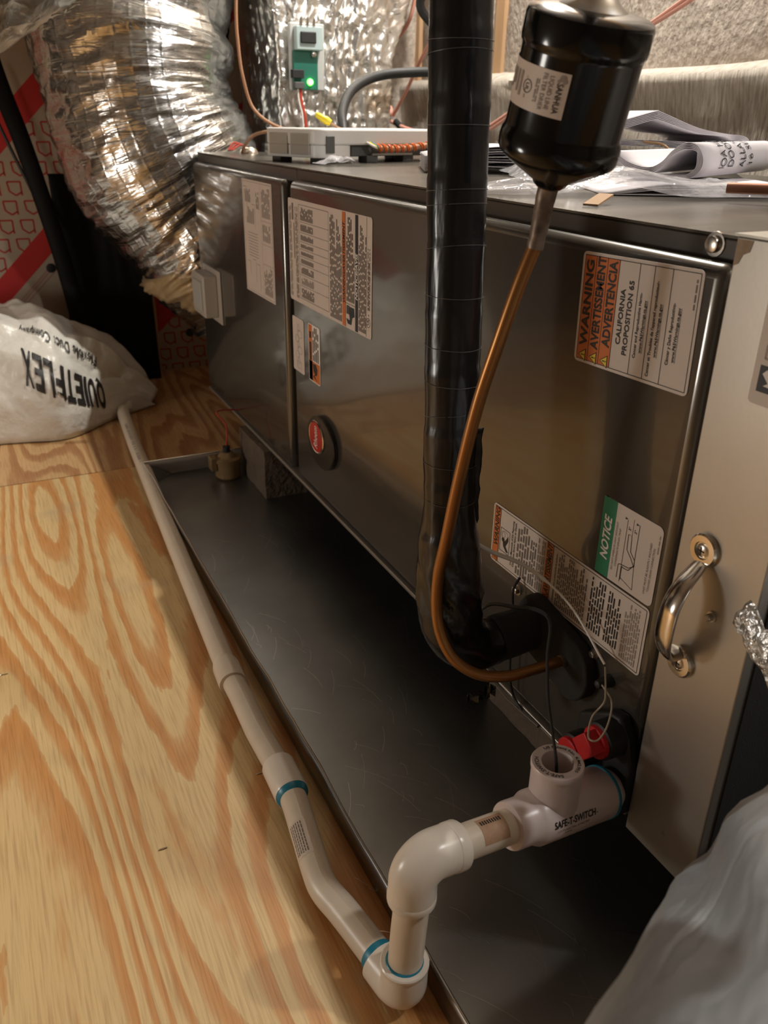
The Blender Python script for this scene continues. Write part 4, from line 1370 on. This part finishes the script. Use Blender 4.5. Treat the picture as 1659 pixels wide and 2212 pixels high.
p = Print(tee_fn)
p.text('SAFE-T-SWITCH', -0.002, 0.0, 0.0055, 'ink', width=0.044, bold=0.02, sub=0.003)
p.ring(0.0438, 0.0015, 0.0006, 0.0006, 0.0003, 'ink', 3, 8)
p.text('US Patent No. 6,442,955', 0.002, -0.0042, 0.0020, 'ink_grey', width=0.034, sub=0.003)
p.para(0.010, -0.0075, 0.022, -0.0056, 1, 'ink_mid', seed=70)
p.build('tee_print', to)
e1t = (Vector((1, 0, 0)) - TU * TU.x).normalized()
e2t = TU.cross(e1t)


def ring_text(t, a0, span, r, cap):
    p_ = Print(None)

    def fn(u, v, h):
        a = a0 - u / r
        q = r + v
        return TC + TU * (0.0499 + h) + (e1t * math.cos(a) + e2t * math.sin(a)) * q
    p_.fn = fn
    p_.text(t, 0, -cap / 2, cap, 'ink', width=span * r, bold=0.015)
    p_.build('ring_print', to)


ring_text('SAFE-T-SWITCH', 4.35, 1.95, 0.0162, 0.0030)
ring_text('US Patent No. 6,442,955', 1.65, 2.9, 0.0162, 0.0024)
MB().lathe(TC + TU * 0.0242, TU, [(0, 0.0040), (0.003, 0.0040), (0.004, 0.002)], 12).build('wire_grommet', 'black', to)

FW = thing('switch_wire', 'thin black twin wire dropping into the top of the white tee', 'wire', (-0.08, 0.384, 0.17))
wpath = smooth_path([(-0.050, 0.556, 0.206), (-0.046, 0.535, 0.228), (-0.044, 0.502, 0.243), (-0.048, 0.470, 0.260), (-0.053, 0.447, 0.268), (-0.0555, 0.438, 0.262), (-0.0562, 0.437, 0.245), (-0.0585, 0.433, 0.233), (-0.066, 0.418, 0.212), (-0.0755, 0.397, 0.198), TC + TU * 0.054 + Vector((-0.001, 0.002, 0)), TC + TU * 0.040, TC + TU * 0.026])
for d in (-0.0011, 0.0011):
    MB().tube([q + Vector((d * 0.6, d, 0)) for q in wpath], 0.0012, 8).build('conductor', 'black', FW)
tag(MB().tube(smooth_path([(-0.004, 0.552, 0.237), (-0.012, 0.550, 0.226), (-0.012, 0.548, 0.205), (-0.010, 0.548, 0.16), (-0.009, 0.546, 0.13), (-0.006, 0.542, 0.108), (-0.004, 0.528, 0.098)]), 0.0013, 8).build('panel_wire', 'black'),
    'short black wire behind the foam sleeve running down the panel', 'wire')

# ================================================================== BIG FLEX DUCT (upper left)
BD = thing('foil_flex_duct', 'large crinkled silver flex duct bending down behind the far end of the air handler', 'duct', (0.02, 1.97, 0.2))
ba = smooth_path([(-0.02, 2.00, 1.20), (-0.02, 2.00, 1.00), (-0.025, 1.985, 0.86), (-0.040, 1.97, 0.72), (-0.028, 1.96, 0.60), (0.020, 1.95, 0.48), (0.075, 1.94, 0.39), (0.12, 1.935, 0.32), (0.165, 1.93, 0.26)], 22)
nb = len(ba)


def rad(i):
    t = i / (nb - 1)
    return 0.192 - 0.030 * max(0, (t - 0.45) / 0.55) + 0.008 * math.sin(t * 25) - 0.030 * math.exp(-((t - 0.30) / 0.03) ** 2) * 0.5


def big_disp(a, s, i):
    d = 0.0070 * ridge(a * 0.9, s * 26 + 1.5 * nz(a * 0.8, s * 2, 8) + 1.2 * math.sin(a), 3)
    d += 0.0048 * ridge(a * 1.7 + s * 3, s * 58 + 2.5 * math.sin(a), 11)
    d += 0.0020 * nz(a * 7, s * 95, 5)
    d += 0.010 * nz(a * 0.9, s * 5, 14)
    # tight folds on the inside of the bends
    d -= 0.022 * math.exp(-((s - 0.53) / 0.025) ** 2) * max(0, math.cos(a - 4.6))
    d -= 0.014 * math.exp(-((s - 0.36) / 0.018) ** 2) * max(0, math.cos(a - 4.4))
    return d


MB().tube(ba, [rad(i) for i in range(nb)], 170, disp=big_disp, uvk=(1.25, 1)).build('duct_jacket', 'foil', BD, smooth=80)
ce = ba[-30]
MB().tube(ba[-44:-8], [rad(i) + 0.004 for i in range(nb - 44, nb - 8)], 100,
          disp=lambda a, s, i: big_disp(a, s + 0.7, i) * 1.2 + (0.004 if math.sin(a * 3 + s * 20) > 0.4 else -0.012)).build('kraft_tape', 'foil_tan', BD, smooth=60)

# second duct in the upper left corner
C2 = thing('foil_flex_duct', 'silver foil duct cutting across the top left corner', 'duct', (-0.30, 1.7, 0.8))
q0, q1 = Vector((-0.70, 1.55, 0.47)), Vector((0.02, 1.55, 0.925))
dn = Vector((-0.534, 0, 0.845)).normalized() * 0.156
cpts = [q0.lerp(q1, i / 70) + dn for i in range(71)]
MB().tube(cpts, 0.150, 110, disp=lambda a, s, i: 0.008 * ridge(a * 3, s * 18, 3) + 0.004 * nz(a * 9, s * 50, 4)).build('duct_jacket', 'foil_wrap', C2, smooth=80)

# ================================================================== FOIL WRAPPED PLENUM with air purifier board
PLN = thing('foil_plenum', 'foil wrapped supply plenum standing behind the white control box', 'plenum', (0.36, 2.0, 0.5))


def plen(a, b):
    # rounded square outline
    t = a * 2 * PI
    z = 0.30 + b * 0.85
    flare = 0.045 * max(0, (z - 0.74) / 0.2)
    low = max(0.0, min(1.0, (0.50 - z) / 0.06))          # narrower neck below the cabinet top
    hx, hy = 0.135 + flare - 0.065 * low, 0.14
    c, s_ = math.cos(t), math.sin(t)
    k_ = 1 / max(abs(c), abs(s_)) ** 0.82
    x, y = 0.365 + 0.07 * low + flare * 0.6 + hx * c * k_, 2.0 + hy * s_ * k_
    d = 0.007 * ridge(a * 40, z * 16, 1) + 0.004 * ridge(a * 90, z * 46, 5) + 0.0015 * nz(a * 220, z * 90)
    n_ = Vector((c, s_, 0))
    return Vector((x, y, z)) + n_ * d


MB().grid(260, 190, plen, uvk=(1.1, 0.85)).build('foil_wrap', 'foil_wrap', PLN, smooth=80)
AP = thing('purifier_module', 'small green lit circuit module fixed to the foil plenum', 'circuit module', (0.287, 1.84, 0.68))
yb = 1.850
MB().box(0.250, 0.326, yb - 0.014, yb, 0.678, 0.802).build('backplate', 'lite_plastic', AP, bevel=0.003)
MB().box(0.258, 0.316, yb - 0.032, yb - 0.013, 0.752, 0.795).build('terminal_housing', 'clear_cover', AP, bevel=0.002)
MB().box(0.266, 0.300, yb - 0.036, yb - 0.031, 0.764, 0.785).build('terminal_cap', 'black', AP, bevel=0.002)
for x in (0.268, 0.282, 0.296):
    MB().lathe((x, yb - 0.030, 0.796), (0, -0.3, 1), [(0, 0.0035), (0.012, 0.003), (0.016, 0.001)], 10).build('terminal', 'steel', AP)
pc = MB().box(0.2545, 0.308, yb - 0.020, yb - 0.0135, 0.6795, 0.752).build('circuit_board', 'pcb', AP, bevel=0.001)
MB().box(0.2470, 0.272, yb - 0.034, yb - 0.019, 0.700, 0.716).build('relay', 'black', pc, bevel=0.001)
MB().box(0.2520, 0.272, yb - 0.034, yb - 0.019, 0.681, 0.693).build('connector', 'grey_plastic', pc, bevel=0.001)
MB().lathe((0.298, yb - 0.020, 0.745), (0, -1, 0), [(0, 0.006), (0.005, 0.0055), (0.006, 0.003)], 14).build('mounting_screw', 'steel', pc)
MB().lathe((0.290, yb - 0.020, 0.694), (0, -1, 0), [(0, 0.0065), (0.003, 0.0060), (0.005, 0.003)], 16).build('led', 'led', pc)
MB().lathe((0.290, yb - 0.0245, 0.694), (0, -1, 0), [(0, 0.0033), (0.001, 0.0028)], 12).build('led_core', 'led_core', pc)
for dx, k_ in ((-0.003, 'wire_white'), (0.0015, 'wire_red'), (0.004, 'wire_red')):
    MB().tube(smooth_path([(0.263 + dx, yb - 0.028, 0.683), (0.263 + dx, yb - 0.03, 0.66), (0.269 + dx, yb - 0.035, 0.625), (0.268 + dx * 1.5, yb - 0.04, 0.575)]), 0.0017, 8).build('lead_wire', k_, AP)

# ================================================================== THINGS ON THE CABINET TOP
ZT = CZ1
CB = thing('control_box', 'white plastic control box lying open side down on the cabinet top', 'control box', (0.2, 1.32, ZT))
K = Vector((0.082, 1.262, 0)); ex = Vector((0.92, 0.30, 0)).normalized(); ey = Vector((-0.36, 0.93, 0)).normalized()


def rounded_slab(z0, z1, L, Wd, r, inset=0.0):
    pts = []
    for cx, cy, a0 in ((L - r, r, -90), (L - r, Wd - r, 0), (r, Wd - r, 90), (r, r, 180)):
        for q in range(7):
            a = math.radians(a0 + q * 15)
            pts.append(K + ex * (cx + (r - inset) * math.cos(a)) + ey * (cy + (r - inset) * math.sin(a)))
    k_ = len(pts)
    m_ = MB()
    m_.add([(p_.x, p_.y, z0) for p_ in pts] + [(p_.x, p_.y, z1) for p_ in pts],
           [tuple(range(k_ - 1, -1, -1)), tuple(range(k_, 2 * k_))] + [(i, (i + 1) % k_, k_ + (i + 1) % k_, k_ + i) for i in range(k_)])
    return m_


rounded_slab(ZT + 0.026, ZT + 0.0490, 0.30, 0.135, 0.022).build('housing_rim', 'box_white', CB, bevel=0.003)
rounded_slab(ZT + 0.008, ZT + 0.026, 0.075, 0.135, 0.020, 0.001).build('housing_end', 'box_white', CB, bevel=0.001)
MB().obox(K + ex * 0.185 + ey * 0.066 + Vector((0, 0, ZT + 0.0178)), ex * 0.112, ey * 0.058, Vector((0, 0, 0.0085))).build('circuit_tray', 'grey_plastic', CB, bevel=0.002)
for a in (0.02, 0.07):
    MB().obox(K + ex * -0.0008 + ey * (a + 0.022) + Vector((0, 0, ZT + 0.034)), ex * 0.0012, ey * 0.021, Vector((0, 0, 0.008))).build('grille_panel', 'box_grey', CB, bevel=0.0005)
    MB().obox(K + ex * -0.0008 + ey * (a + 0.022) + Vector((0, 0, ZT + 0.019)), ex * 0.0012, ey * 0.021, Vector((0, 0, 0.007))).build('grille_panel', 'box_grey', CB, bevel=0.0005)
MB().obox(K + ex * 0.022 + ey * -0.0006 + Vector((0, 0, ZT + 0.027)), ex * 0.008, ey * 0.001, Vector((0, 0, 0.012))).build('cable_opening', 'grey_plastic', CB, bevel=0.0008)
for a, b in ((0.02, 0.02), (0.02, 0.11), (0.115, 0.015), (0.20, 0.018), (0.27, 0.02), (0.27, 0.11)):
    MB().obox(K + ex * a + ey * b + Vector((0, 0, ZT + 0.0053)), ex * 0.012, ey * 0.010, Vector((0, 0, 0.0052))).build('foot', 'grey_plastic', CB, bevel=0.001)
MB().obox(K + ex * 0.16 + ey * 0.006 + Vector((0, 0, ZT + 0.012)), ex * 0.045, ey * 0.002, Vector((0, 0, 0.0016))).build('cross_bar', 'lite_plastic', CB, bevel=0.0005)
cw = smooth_path([K + ex * 0.115 + ey * -0.004 + Vector((0, 0, ZT + 0.022)), K + ex * 0.15 + ey * -0.014 + Vector((0, 0, ZT + 0.021)), K + ex * 0.20 + ey * -0.016 + Vector((0, 0, ZT + 0.024)), K + ex * 0.28 + ey * -0.02 + Vector((0, 0, ZT + 0.032))], 10)
MB().tube(cw, 0.0042, 10).build('cable_bundle', 'wire_tan', CB)
for ph in (0.0, 1.6):
    hx = []
    for i, q in enumerate(cw):
        for s_ in range(3):
            j = min(i + 1, len(cw) - 1)
            c_ = q.lerp(cw[j], s_ / 3)
            a = (i * 3 + s_) * 0.75 + ph
            hx.append(c_ + Vector((0, math.cos(a), math.sin(a))) * 0.0055)
    MB().tube(hx, 0.0011, 6).build('twisted_wire', 'wire_orange', CB)
for i, k_ in enumerate(('wire_white', 'wire_nut', 'primer')):
    MB().tube(smooth_path([K + ex * (0.094 + 0.005 * i) + ey * -0.003 + Vector((0, 0, ZT + 0.030)), K + ex * (0.104 + 0.003 * i) + ey * -0.010 + Vector((0, 0, ZT + 0.024)), K + ex * 0.118 + ey * -0.006 + Vector((0, 0, ZT + 0.021))], 5), 0.0018, 8).build('bare_wire', k_, CB)

# loose plastic film under the box corner
def scrap(cx, cy, w_, h_, hz, seed):
    return lambda a, b: (cx + (a - 0.5) * w_ + 0.01 * nz(a * 3, b * 3, seed), cy + (b - 0.5) * h_ + 0.01 * nz(a * 3, b * 3, seed + 1),
                         ZT + 0.0022 + hz * max(0, ridge(a * 2.2, b * 2.6, seed + 2)) * 4 * a * (1 - a))


tag(MB().grid(18, 14, scrap(0.098, 1.232, 0.06, 0.05, 0.012, 3)).build('film_scrap', 'clear', smooth=60),
    'crumpled clear film scrap under the front of the white control box', 'plastic scrap')
wn = thing('wire_nut', 'yellow wire nut beside the thick black cable', 'wire nut', (0.13, 1.40, 0.62))
MB().lathe((0.166, 1.42, 0.6185), (-0.78, 0.25, 0.45), [(0, 0.0052), (0.008, 0.0068), (0.012, 0.0060), (0.026, 0.0044), (0.028, 0.003)], 14).build('nut_body', 'wire_nut', wn)
MB().tube(smooth_path([(0.167, 1.42, 0.618), (0.18, 1.415, 0.611), (0.205, 1.41, 0.606)]), 0.0018, 8).build('nut_wire', 'wire_tan', wn)
jn = thing('wire_joint', 'silver capped wire joint at the far corner of the cabinet top', 'wire joint', (0.095, 1.66, ZT))
MB().lathe((0.098, 1.665, ZT), (0, 0, 1), [(0, 0.018), (0.006, 0.016), (0.011, 0.010), (0.013, 0.004)], 14).build('foil_cap', 'chrome', jn)
for i in range(3):
    MB().tube(smooth_path([(0.094, 1.665, ZT + 0.011), (0.082 - 0.006 * i, 1.665, ZT + 0.015 + 0.002 * i), (0.064 - 0.004 * i, 1.66, ZT + 0.006)]), 0.0017, 8).build('joint_wire', 'wire_red', jn)

tag(MB().tube(smooth_path([(0.200, 1.44, 0.590), (0.206, 1.46, 0.612), (0.222, 1.50, 0.637), (0.258, 1.55, 0.668), (0.300, 1.58, 0.689), (0.355, 1.60, 0.703), (0.42, 1.60, 0.709), (0.47, 1.60, 0.711)]), 0.0088, 16).build('power_cable', 'black'),
    'thick black cable arching from the control box to the right', 'cable')
tag(MB().tube(smooth_path([(0.55, 1.50, 1.0), (0.46, 1.53, 0.88), (0.40, 1.55, 0.825), (0.420, 1.55, 0.79), (0.455, 1.54, 0.78)]), 0.008, 12).build('drop_cable', 'black'),
    'short dark cable at the top edge left of the black pipe', 'cable')
tag(MB().tube(smooth_path([(0.085, 1.60, 1.0), (0.068, 1.60, 0.806), (0.068, 1.60, 0.737), (0.074, 1.60, 0.687), (0.090, 1.60, 0.640), (0.120, 1.57, 0.612), (0.155, 1.50, 0.600), (0.20, 1.44, 0.592)]), 0.0030, 10).build('thermostat_wire', 'wire_tan'),
    'brown wire hanging in a curve down to the white control box', 'wire')
tag(MB().tube(smooth_path([(0.077, 1.64, ZT + 0.003), (0.078, 1.62, 0.580), (0.092, 1.60, 0.597), (0.118, 1.56, 0.603), (0.15, 1.50, 0.595)]), 0.0029, 10).build('thermostat_wire', 'wire_tan'),
    'brown wire arching low behind the corner of the white control box', 'wire')

# salmon thermostat wires in front of the insulated wall
tag(MB().tube(smooth_path([(0.60, 1.93, 0.95), (0.595, 1.95, 0.873), (0.592, 1.985, 0.821), (0.592, 2.09, 0.783), (0.585, 2.20, 0.766), (0.578, 2.18, 0.722), (0.575, 2.12, 0.645), (0.570, 2.06, 0.628), (0.572, 2.02, 0.637), (0.577, 2.03, 0.653), (0.580, 2.07, 0.650), (0.578, 2.08, 0.636), (0.58, 1.985, 0.613), (0.59, 1.88, 0.598), (0.60, 1.75, 0.592)]), 0.0044, 10).build('thermostat_wire', 'wire_pink'),
    'salmon wire kinked leftwards and looped beside the black pipe', 'wire')
tg = thing('thermostat_wire', 'salmon wire rising straight to the right behind the black pipe, zip tied', 'wire', (0.59, 2.0, 0.61))
MB().tube(smooth_path([(0.585, 2.03, 0.635), (0.590, 1.98, 0.68), (0.595, 1.93, 0.735), (0.597, 1.865, 0.790), (0.60, 1.75, 0.87), (0.60, 1.6, 0.98)]), 0.0042, 10).build('wire_run', 'wire_pink', tg)
MB().tube([(0.577, 2.0, 0.622), (0.583, 1.975, 0.606)], 0.0075, 10).build('cable_tie', 'black', tg)
tr = thing('thermostat_wire', 'pair of salmon wires sloping up behind the filter drier with a black tie', 'wire', (0.6, 1.5, 0.6))
for d in (0, 0.007):
    MB().tube(smooth_path([(0.60, 1.72, 0.588 + d), (0.60, 1.62, 0.607 + d), (0.60, 1.54, 0.634 + d), (0.60, 1.35, 0.70 + d * 0.8), (0.60, 1.18, 0.758 + d * 0.4), (0.60, 1.085, 0.790 + d), (0.60, 0.90, 0.86 + d)]), 0.0034, 10).build('wire_run', 'wire_pink', tr)
MB().tube([(0.60, 1.188, 0.759), (0.60, 1.172, 0.764)], 0.0085, 12).build('cable_tie', 'black', tr)
MB().tube([(0.592, 1.176, 0.752), (0.588, 1.165, 0.744)], 0.0045, 8).build('tie_tail', 'black', tr)


# ---- paperwork
def ribbon(profile, axis, length, thick, uoff=0.0, sub=1):
    """sheet whose cross-section is a polyline, extruded along axis"""
    P = smooth_path(profile, 8)
    ax = Vector(axis).normalized() * length
    m_ = MB()
    n_ = len(P) - 1
    m_.grid(n_, 6, lambda a, b: P[min(n_, round(a * n_))] + ax * b)
    return m_


def bookplane(origin, er):
    er = Vector(er).normalized()
    o_ = Vector(origin)
    return lambda u, v: o_ + er * u + Vector((0, 0, v))


# top folded booklet
bp1 = bookplane((0.35, 0.842, 0.640), (0.90, -0.43, 0))
B1 = thing('folded_booklet', 'white folded booklet lying highest on the paper pile', 'booklet', (0.35, 0.84, 0.60))
for i in range(6):
    d = 0.0017 * i
    s_ = 1 - 0.02 * i
    top = [(-0.085, -0.018 - d * 0.4), (-0.045, -0.012 - d), (-0.004, -0.001 - d), (0.004, -0.002 - d), (0.05, -0.018 - d * 0.6), (0.085, -0.024 - d * 0.3), (0.105 - d, -0.026 - d * 0.6), (0.1135 - d, -0.031),
           (0.108 - d, -0.0395 + d * 0.6), (0.085, -0.0425 + d * 0.7), (0.04, -0.0405 + d * 0.8), (-0.03, -0.0385 + d * 0.8), (-0.085, -0.039 + d)]
    ribbon([bp1(u, v) for u, v in top], (0.25, 0.97, 0), 0.19 - 0.002 * i, 0.0004).build('page', 'paper_white', B1, smooth=50, solid=0.0005)

# rolled booklet with the printed cover
er2, ax2 = Vector((0.42, -0.9075, 0)), Vector((0.9075, 0.42, 0))
B2 = thing('rolled_booklet', 'curled installation booklet with dark lettering on its cover', 'booklet', (0.30, 0.72, 0.57))
o2_ = Vector((0.240, 0.678, 0.0))
zb = 0.5755


def roll_prof(d):
    return [(-0.075, 0.024 - d), (-0.058, 0.014 - d), (-0.036, 0.0095 - d), (-0.022, 0.015 - d), (-0.012, 0.026 - d * 0.8), (0.000, 0.0335 - d), (0.012, 0.0315 - d * 0.9), (0.0195 - d, 0.021), (0.0195 - d, 0.011), (0.012 - d, 0.003 + d * 0.3), (0.0, 0.0005 + d * 0.5), (-0.02, 0.0005 + d * 0.5)]


for i in range(5):
    d = 0.0014 * i
    ribbon([o2_ + er2 * u + Vector((0, 0, zb + v)) for u, v in roll_prof(d)], ax2, 0.24, 0.0004).build('page', 'paper_white', B2, smooth=50, solid=0.0005)
RP2 = smooth_path([o2_ + er2 * u + Vector((0, 0, zb + v)) for u, v in roll_prof(-0.0006)], 8)
cum = [0.0]
for a, b in zip(RP2[:-1], RP2[1:]):
    cum.append(cum[-1] + (b - a).length)
S1 = cum[-1] - 0.030


def roll_fn(u, v, h):
    """u = up over the curl from the bottom, v = up direction of the letters, against the roll's axis"""
    L = S1 - u
    L = max(0.001, min(cum[-1] - 0.001, L))
    for i in range(len(cum) - 1):
        if cum[i + 1] >= L:
            break
    t = (L - cum[i]) / (cum[i + 1] - cum[i])
    q = RP2[i].lerp(RP2[i + 1], t)
    tg_ = (RP2[i + 1] - RP2[i]).normalized()
    nn = tg_.cross(ax2).normalized()
    if nn.dot(Vector((-0.6, -0.6, 0.5))) < 0:
        nn = -nn
    return q + ax2 * (0.09 - v) + nn * (h + 0.0003)


p = Print(roll_fn, 0.0002)
p.text('IOA HESKO', 0.012, 0.024, 0.017, 'navy', width=0.058, sub=0.004)
p.text('DOOR U', 0.014, 0.001, 0.017, 'navy', width=0.043, sub=0.004)
p.text('ALLATION', 0.012, -0.036, 0.018, 'navy', width=0.054, sub=0.004)
p.text('16 SEER', 0.016, -0.060, 0.013, 'navy', width=0.040, sub=0.004)
p.build('cover_print', B2)

# flat booklet under the plastic, its front corner curled open
B3 = thing('flat_booklet', 'flat booklet with a dark open edge under the clear plastic', 'booklet', (0.22, 0.62, ZT))
er3, ax3 = Vector((0.90, -0.43, 0)), Vector((0.43, 0.90, 0))
o3 = Vector((0.165, 0.655, 0))
for i, (h0, h1, bow) in enumerate(((0.0012, 0.0012, 0.0), (0.0, 0.0050, 0.0015), (0.0, 0.0068, 0.0018), (0.0, 0.0086, 0.002))):
    MB().grid(20, 8, lambda a, b, h0=h0, h1=h1, bow=bow: o3 + er3 * (-0.03 + 0.20 * a) + ax3 * (0.005 + 0.16 * b)
              + Vector((0, 0, ZT + (h0 if i == 0 else h1 * min(1, 0.12 + a * 3.2 if a < 0.3 else 1) + bow * math.sin(PI * a) * (1 - b))))
              ).build('page', 'paper_white', B3, smooth=50, solid=0.0009)


def bag_sheet(cx, cy, lu, lv, hz, seed, lift):
    def fn(a, b):
        u, v = (a - 0.5) * lu, (b - 0.5) * lv
        q = Vector((cx, cy, 0)) + er3 * u + ax3 * v
        edge = min(1, 6 * min(a, 1 - a, b, 1 - b))
        z = ZT + 0.003 + hz * edge * (0.55 + 0.45 * nz(a * 2.5, b * 2.5, seed)) + 0.010 * edge * ridge(a * 3.5, b * 4, seed + 2) * 0.6 + lift(a, b)
        q += Vector((0.012 * nz(a * 4, b * 4, seed + 5), 0.012 * nz(a * 4, b * 4, seed + 6), 0))
        return (q.x, q.y, max(ZT + 0.002, z))
    return fn


tag(MB().grid(60, 46, bag_sheet(0.34, 0.90, 0.28, 0.20, 0.032, 4, lambda a, b: 0.004 * b)).build('clear_bag', 'clear', smooth=60),
    'crumpled clear plastic bag under the top booklet', 'plastic bag')
tag(MB().grid(60, 40, bag_sheet(0.155, 0.665, 0.30, 0.085, 0.013, 9, lambda a, b: 0.010 * math.exp(-((a - 0.45) / 0.12) ** 2))).build('clear_bag', 'clear', smooth=60),
    'wrinkled clear plastic sleeve at the front of the paper pile', 'plastic bag')
LP = thing('loose_papers', 'low stack of white sheets behind the filter drier', 'papers', (0.24, 0.93, ZT))
for i in range(10):
    MB().grid(14, 6, lambda a, b, i=i: Vector((0.20, 1.02, ZT + 0.0012 + 0.0021 * i + 0.012 * math.sin(PI * a) * (0.5 + 0.06 * i) + 0.004 * nz(a * 3, i))) + er3 * (-0.06 + 0.22 * a) + ax3 * (0.16 * b - 0.01 * (i % 2))
              ).build('sheet', 'paper_white', LP, smooth=50, solid=0.0005)
tag(MB().tube(smooth_path([(0.200, 0.578, ZT + 0.0125), (0.222, 0.545, ZT + 0.0130), (0.26, 0.48, ZT + 0.0135), (0.33, 0.38, ZT + 0.014)]), 0.0046, 18).build('copper_stub', 'copper_pink'),
    'pinkish copper tube offcut lying on the papers at the right edge', 'pipe')
tag(MB().tube(smooth_path([(0.335, 0.845, 0.606), (0.345, 0.825, 0.604), (0.350, 0.815, 0.598)], 4), 0.0016, 6).build('wood_sliver', 'chip'),
    'thin brown sliver lying on the clear bag', 'debris')
tag(MB().obox((0.067, 0.590, ZT + 0.0045), Vector((0.016, 0.010, 0.003)), Vector((-0.003, 0.006, 0)), Vector((0, 0, 0.0008))).build('wood_chip', 'chip', smooth=None),
    'tan torn chip on the cabinet top edge below the drier', 'debris')

# ================================================================== WHITE SACK
def sack(a, b):
    """a along the sack from left to right, b from the front hem over the top to the back hem"""
    x = -0.78 + 0.70 * a
    tip = max(0.0, (a - 0.55) / 0.45)
    h = 0.215 * (1 - tip ** 1.7) ** 0.75 + 0.018
    yc = 1.995 + 0.02 * tip
    ry = 0.172 * (1 - 0.62 * tip ** 1.5) + 0.008 + 0.045 * math.exp(-((x + 0.29) / 0.075) ** 2) * (b < 0.5)
    th = PI * b
    cf = math.cos(th)
    y = yc - ry * (cf if cf > 0 else 0.55 * cf) * (1 + 0.10 * cf)
    z = 0.003 + h * max(0, math.sin(th)) ** 0.75
    d = 0.022 * ridge(x * 5, b * 3.2, 2) + 0.010 * ridge(x * 11 + b * 3, b * 7, 7) + 0.003 * nz(x * 30, b * 18, 4)
    v_ = noise.voronoi(Vector((x * 9, b * 4.2, 3.0)))[0]
    d += 0.034 * min(0.8, v_[1] - v_[0]) - 0.010
    v_ = noise.voronoi(Vector((x * 19 + 3, b * 9, 1.0)))[0]
    d += 0.012 * min(0.8, v_[1] - v_[0])
    e = min(1, 5 * b, 5 * (1 - b))
    n_ = Vector((0.15 * tip, -math.cos(th), math.sin(th)))
    q = Vector((x, y, z)) + n_ * d * e
    q.x += 0.012 * nz(b * 5, x * 4, 9) * (0.3 + tip)
    q.z = max(0.002, q.z)
    return q


SK = thing('plastic_sack', 'crumpled white sack with upside down black lettering on the floor', 'sack', (-0.3, 1.95, 0.0))
MB().grid(170, 130, sack).build('sack_skin', 'bag', SK, smooth=28, solid=0.0008)
MB().grid(24, 14, lambda a, b: Vector((-0.235 + 0.095 * a, 1.835 + 0.05 * a + 0.13 * b * (1 - 0.6 * a), 0.004 + 0.060 * math.sin(PI * b) ** 0.7 * (1 - 0.55 * a) + 0.012 * max(0, ridge(a * 2.2, b * 2, 5))))).build('sack_tail', 'bag', SK, smooth=28, solid=0.0008)


def sack_fn(u, v, h):
    """u to the left along the sack, v down its front towards the hem (the print is upside down)"""
    a = (-0.205 - u + 0.78) / 0.70
    b = 0.125 - v / 0.42 + 0.62 * u
    q = sack(a, b)
    qa, qb = sack(a + 0.004, b), sack(a, b + 0.004)
    n_ = (qa - q).cross(qb - q)
    n_.normalize()
    if n_.y > 0 and n_.z < 0.2:
        n_ = -n_
    if n_.z < 0:
        n_ = -n_
    return q + n_ * (0.0020 + h)


def subdivide_text(p_, t, u, v, cap, k, width, bold):
    p_.text(t, u, v, cap, k, width=width, bold=bold)


p = Print(sack_fn, 0.0003)
u = -0.004
for chx in 'QUIETFLEX':
    wd = 0.0055 if chx == 'I' else 0.0158
    p.text(chx, u, -0.006, 0.042, 'ink', width=wd, bold=0.03, sub=0.005)
    u += wd + 0.0028
u = 0.008
for chx in 'Flexible Duct Company':
    if chx != ' ':
        wd = 0.0024 if chx in 'lit' else (0.0082 if chx in 'mDC' else 0.0058)
        p.text(chx, u, -0.050, 0.0145, 'ink', width=wd, bold=0.01, sub=0.004)
        u += wd + 0.0014
    else:
        u += 0.006
p.build('sack_print', SK)
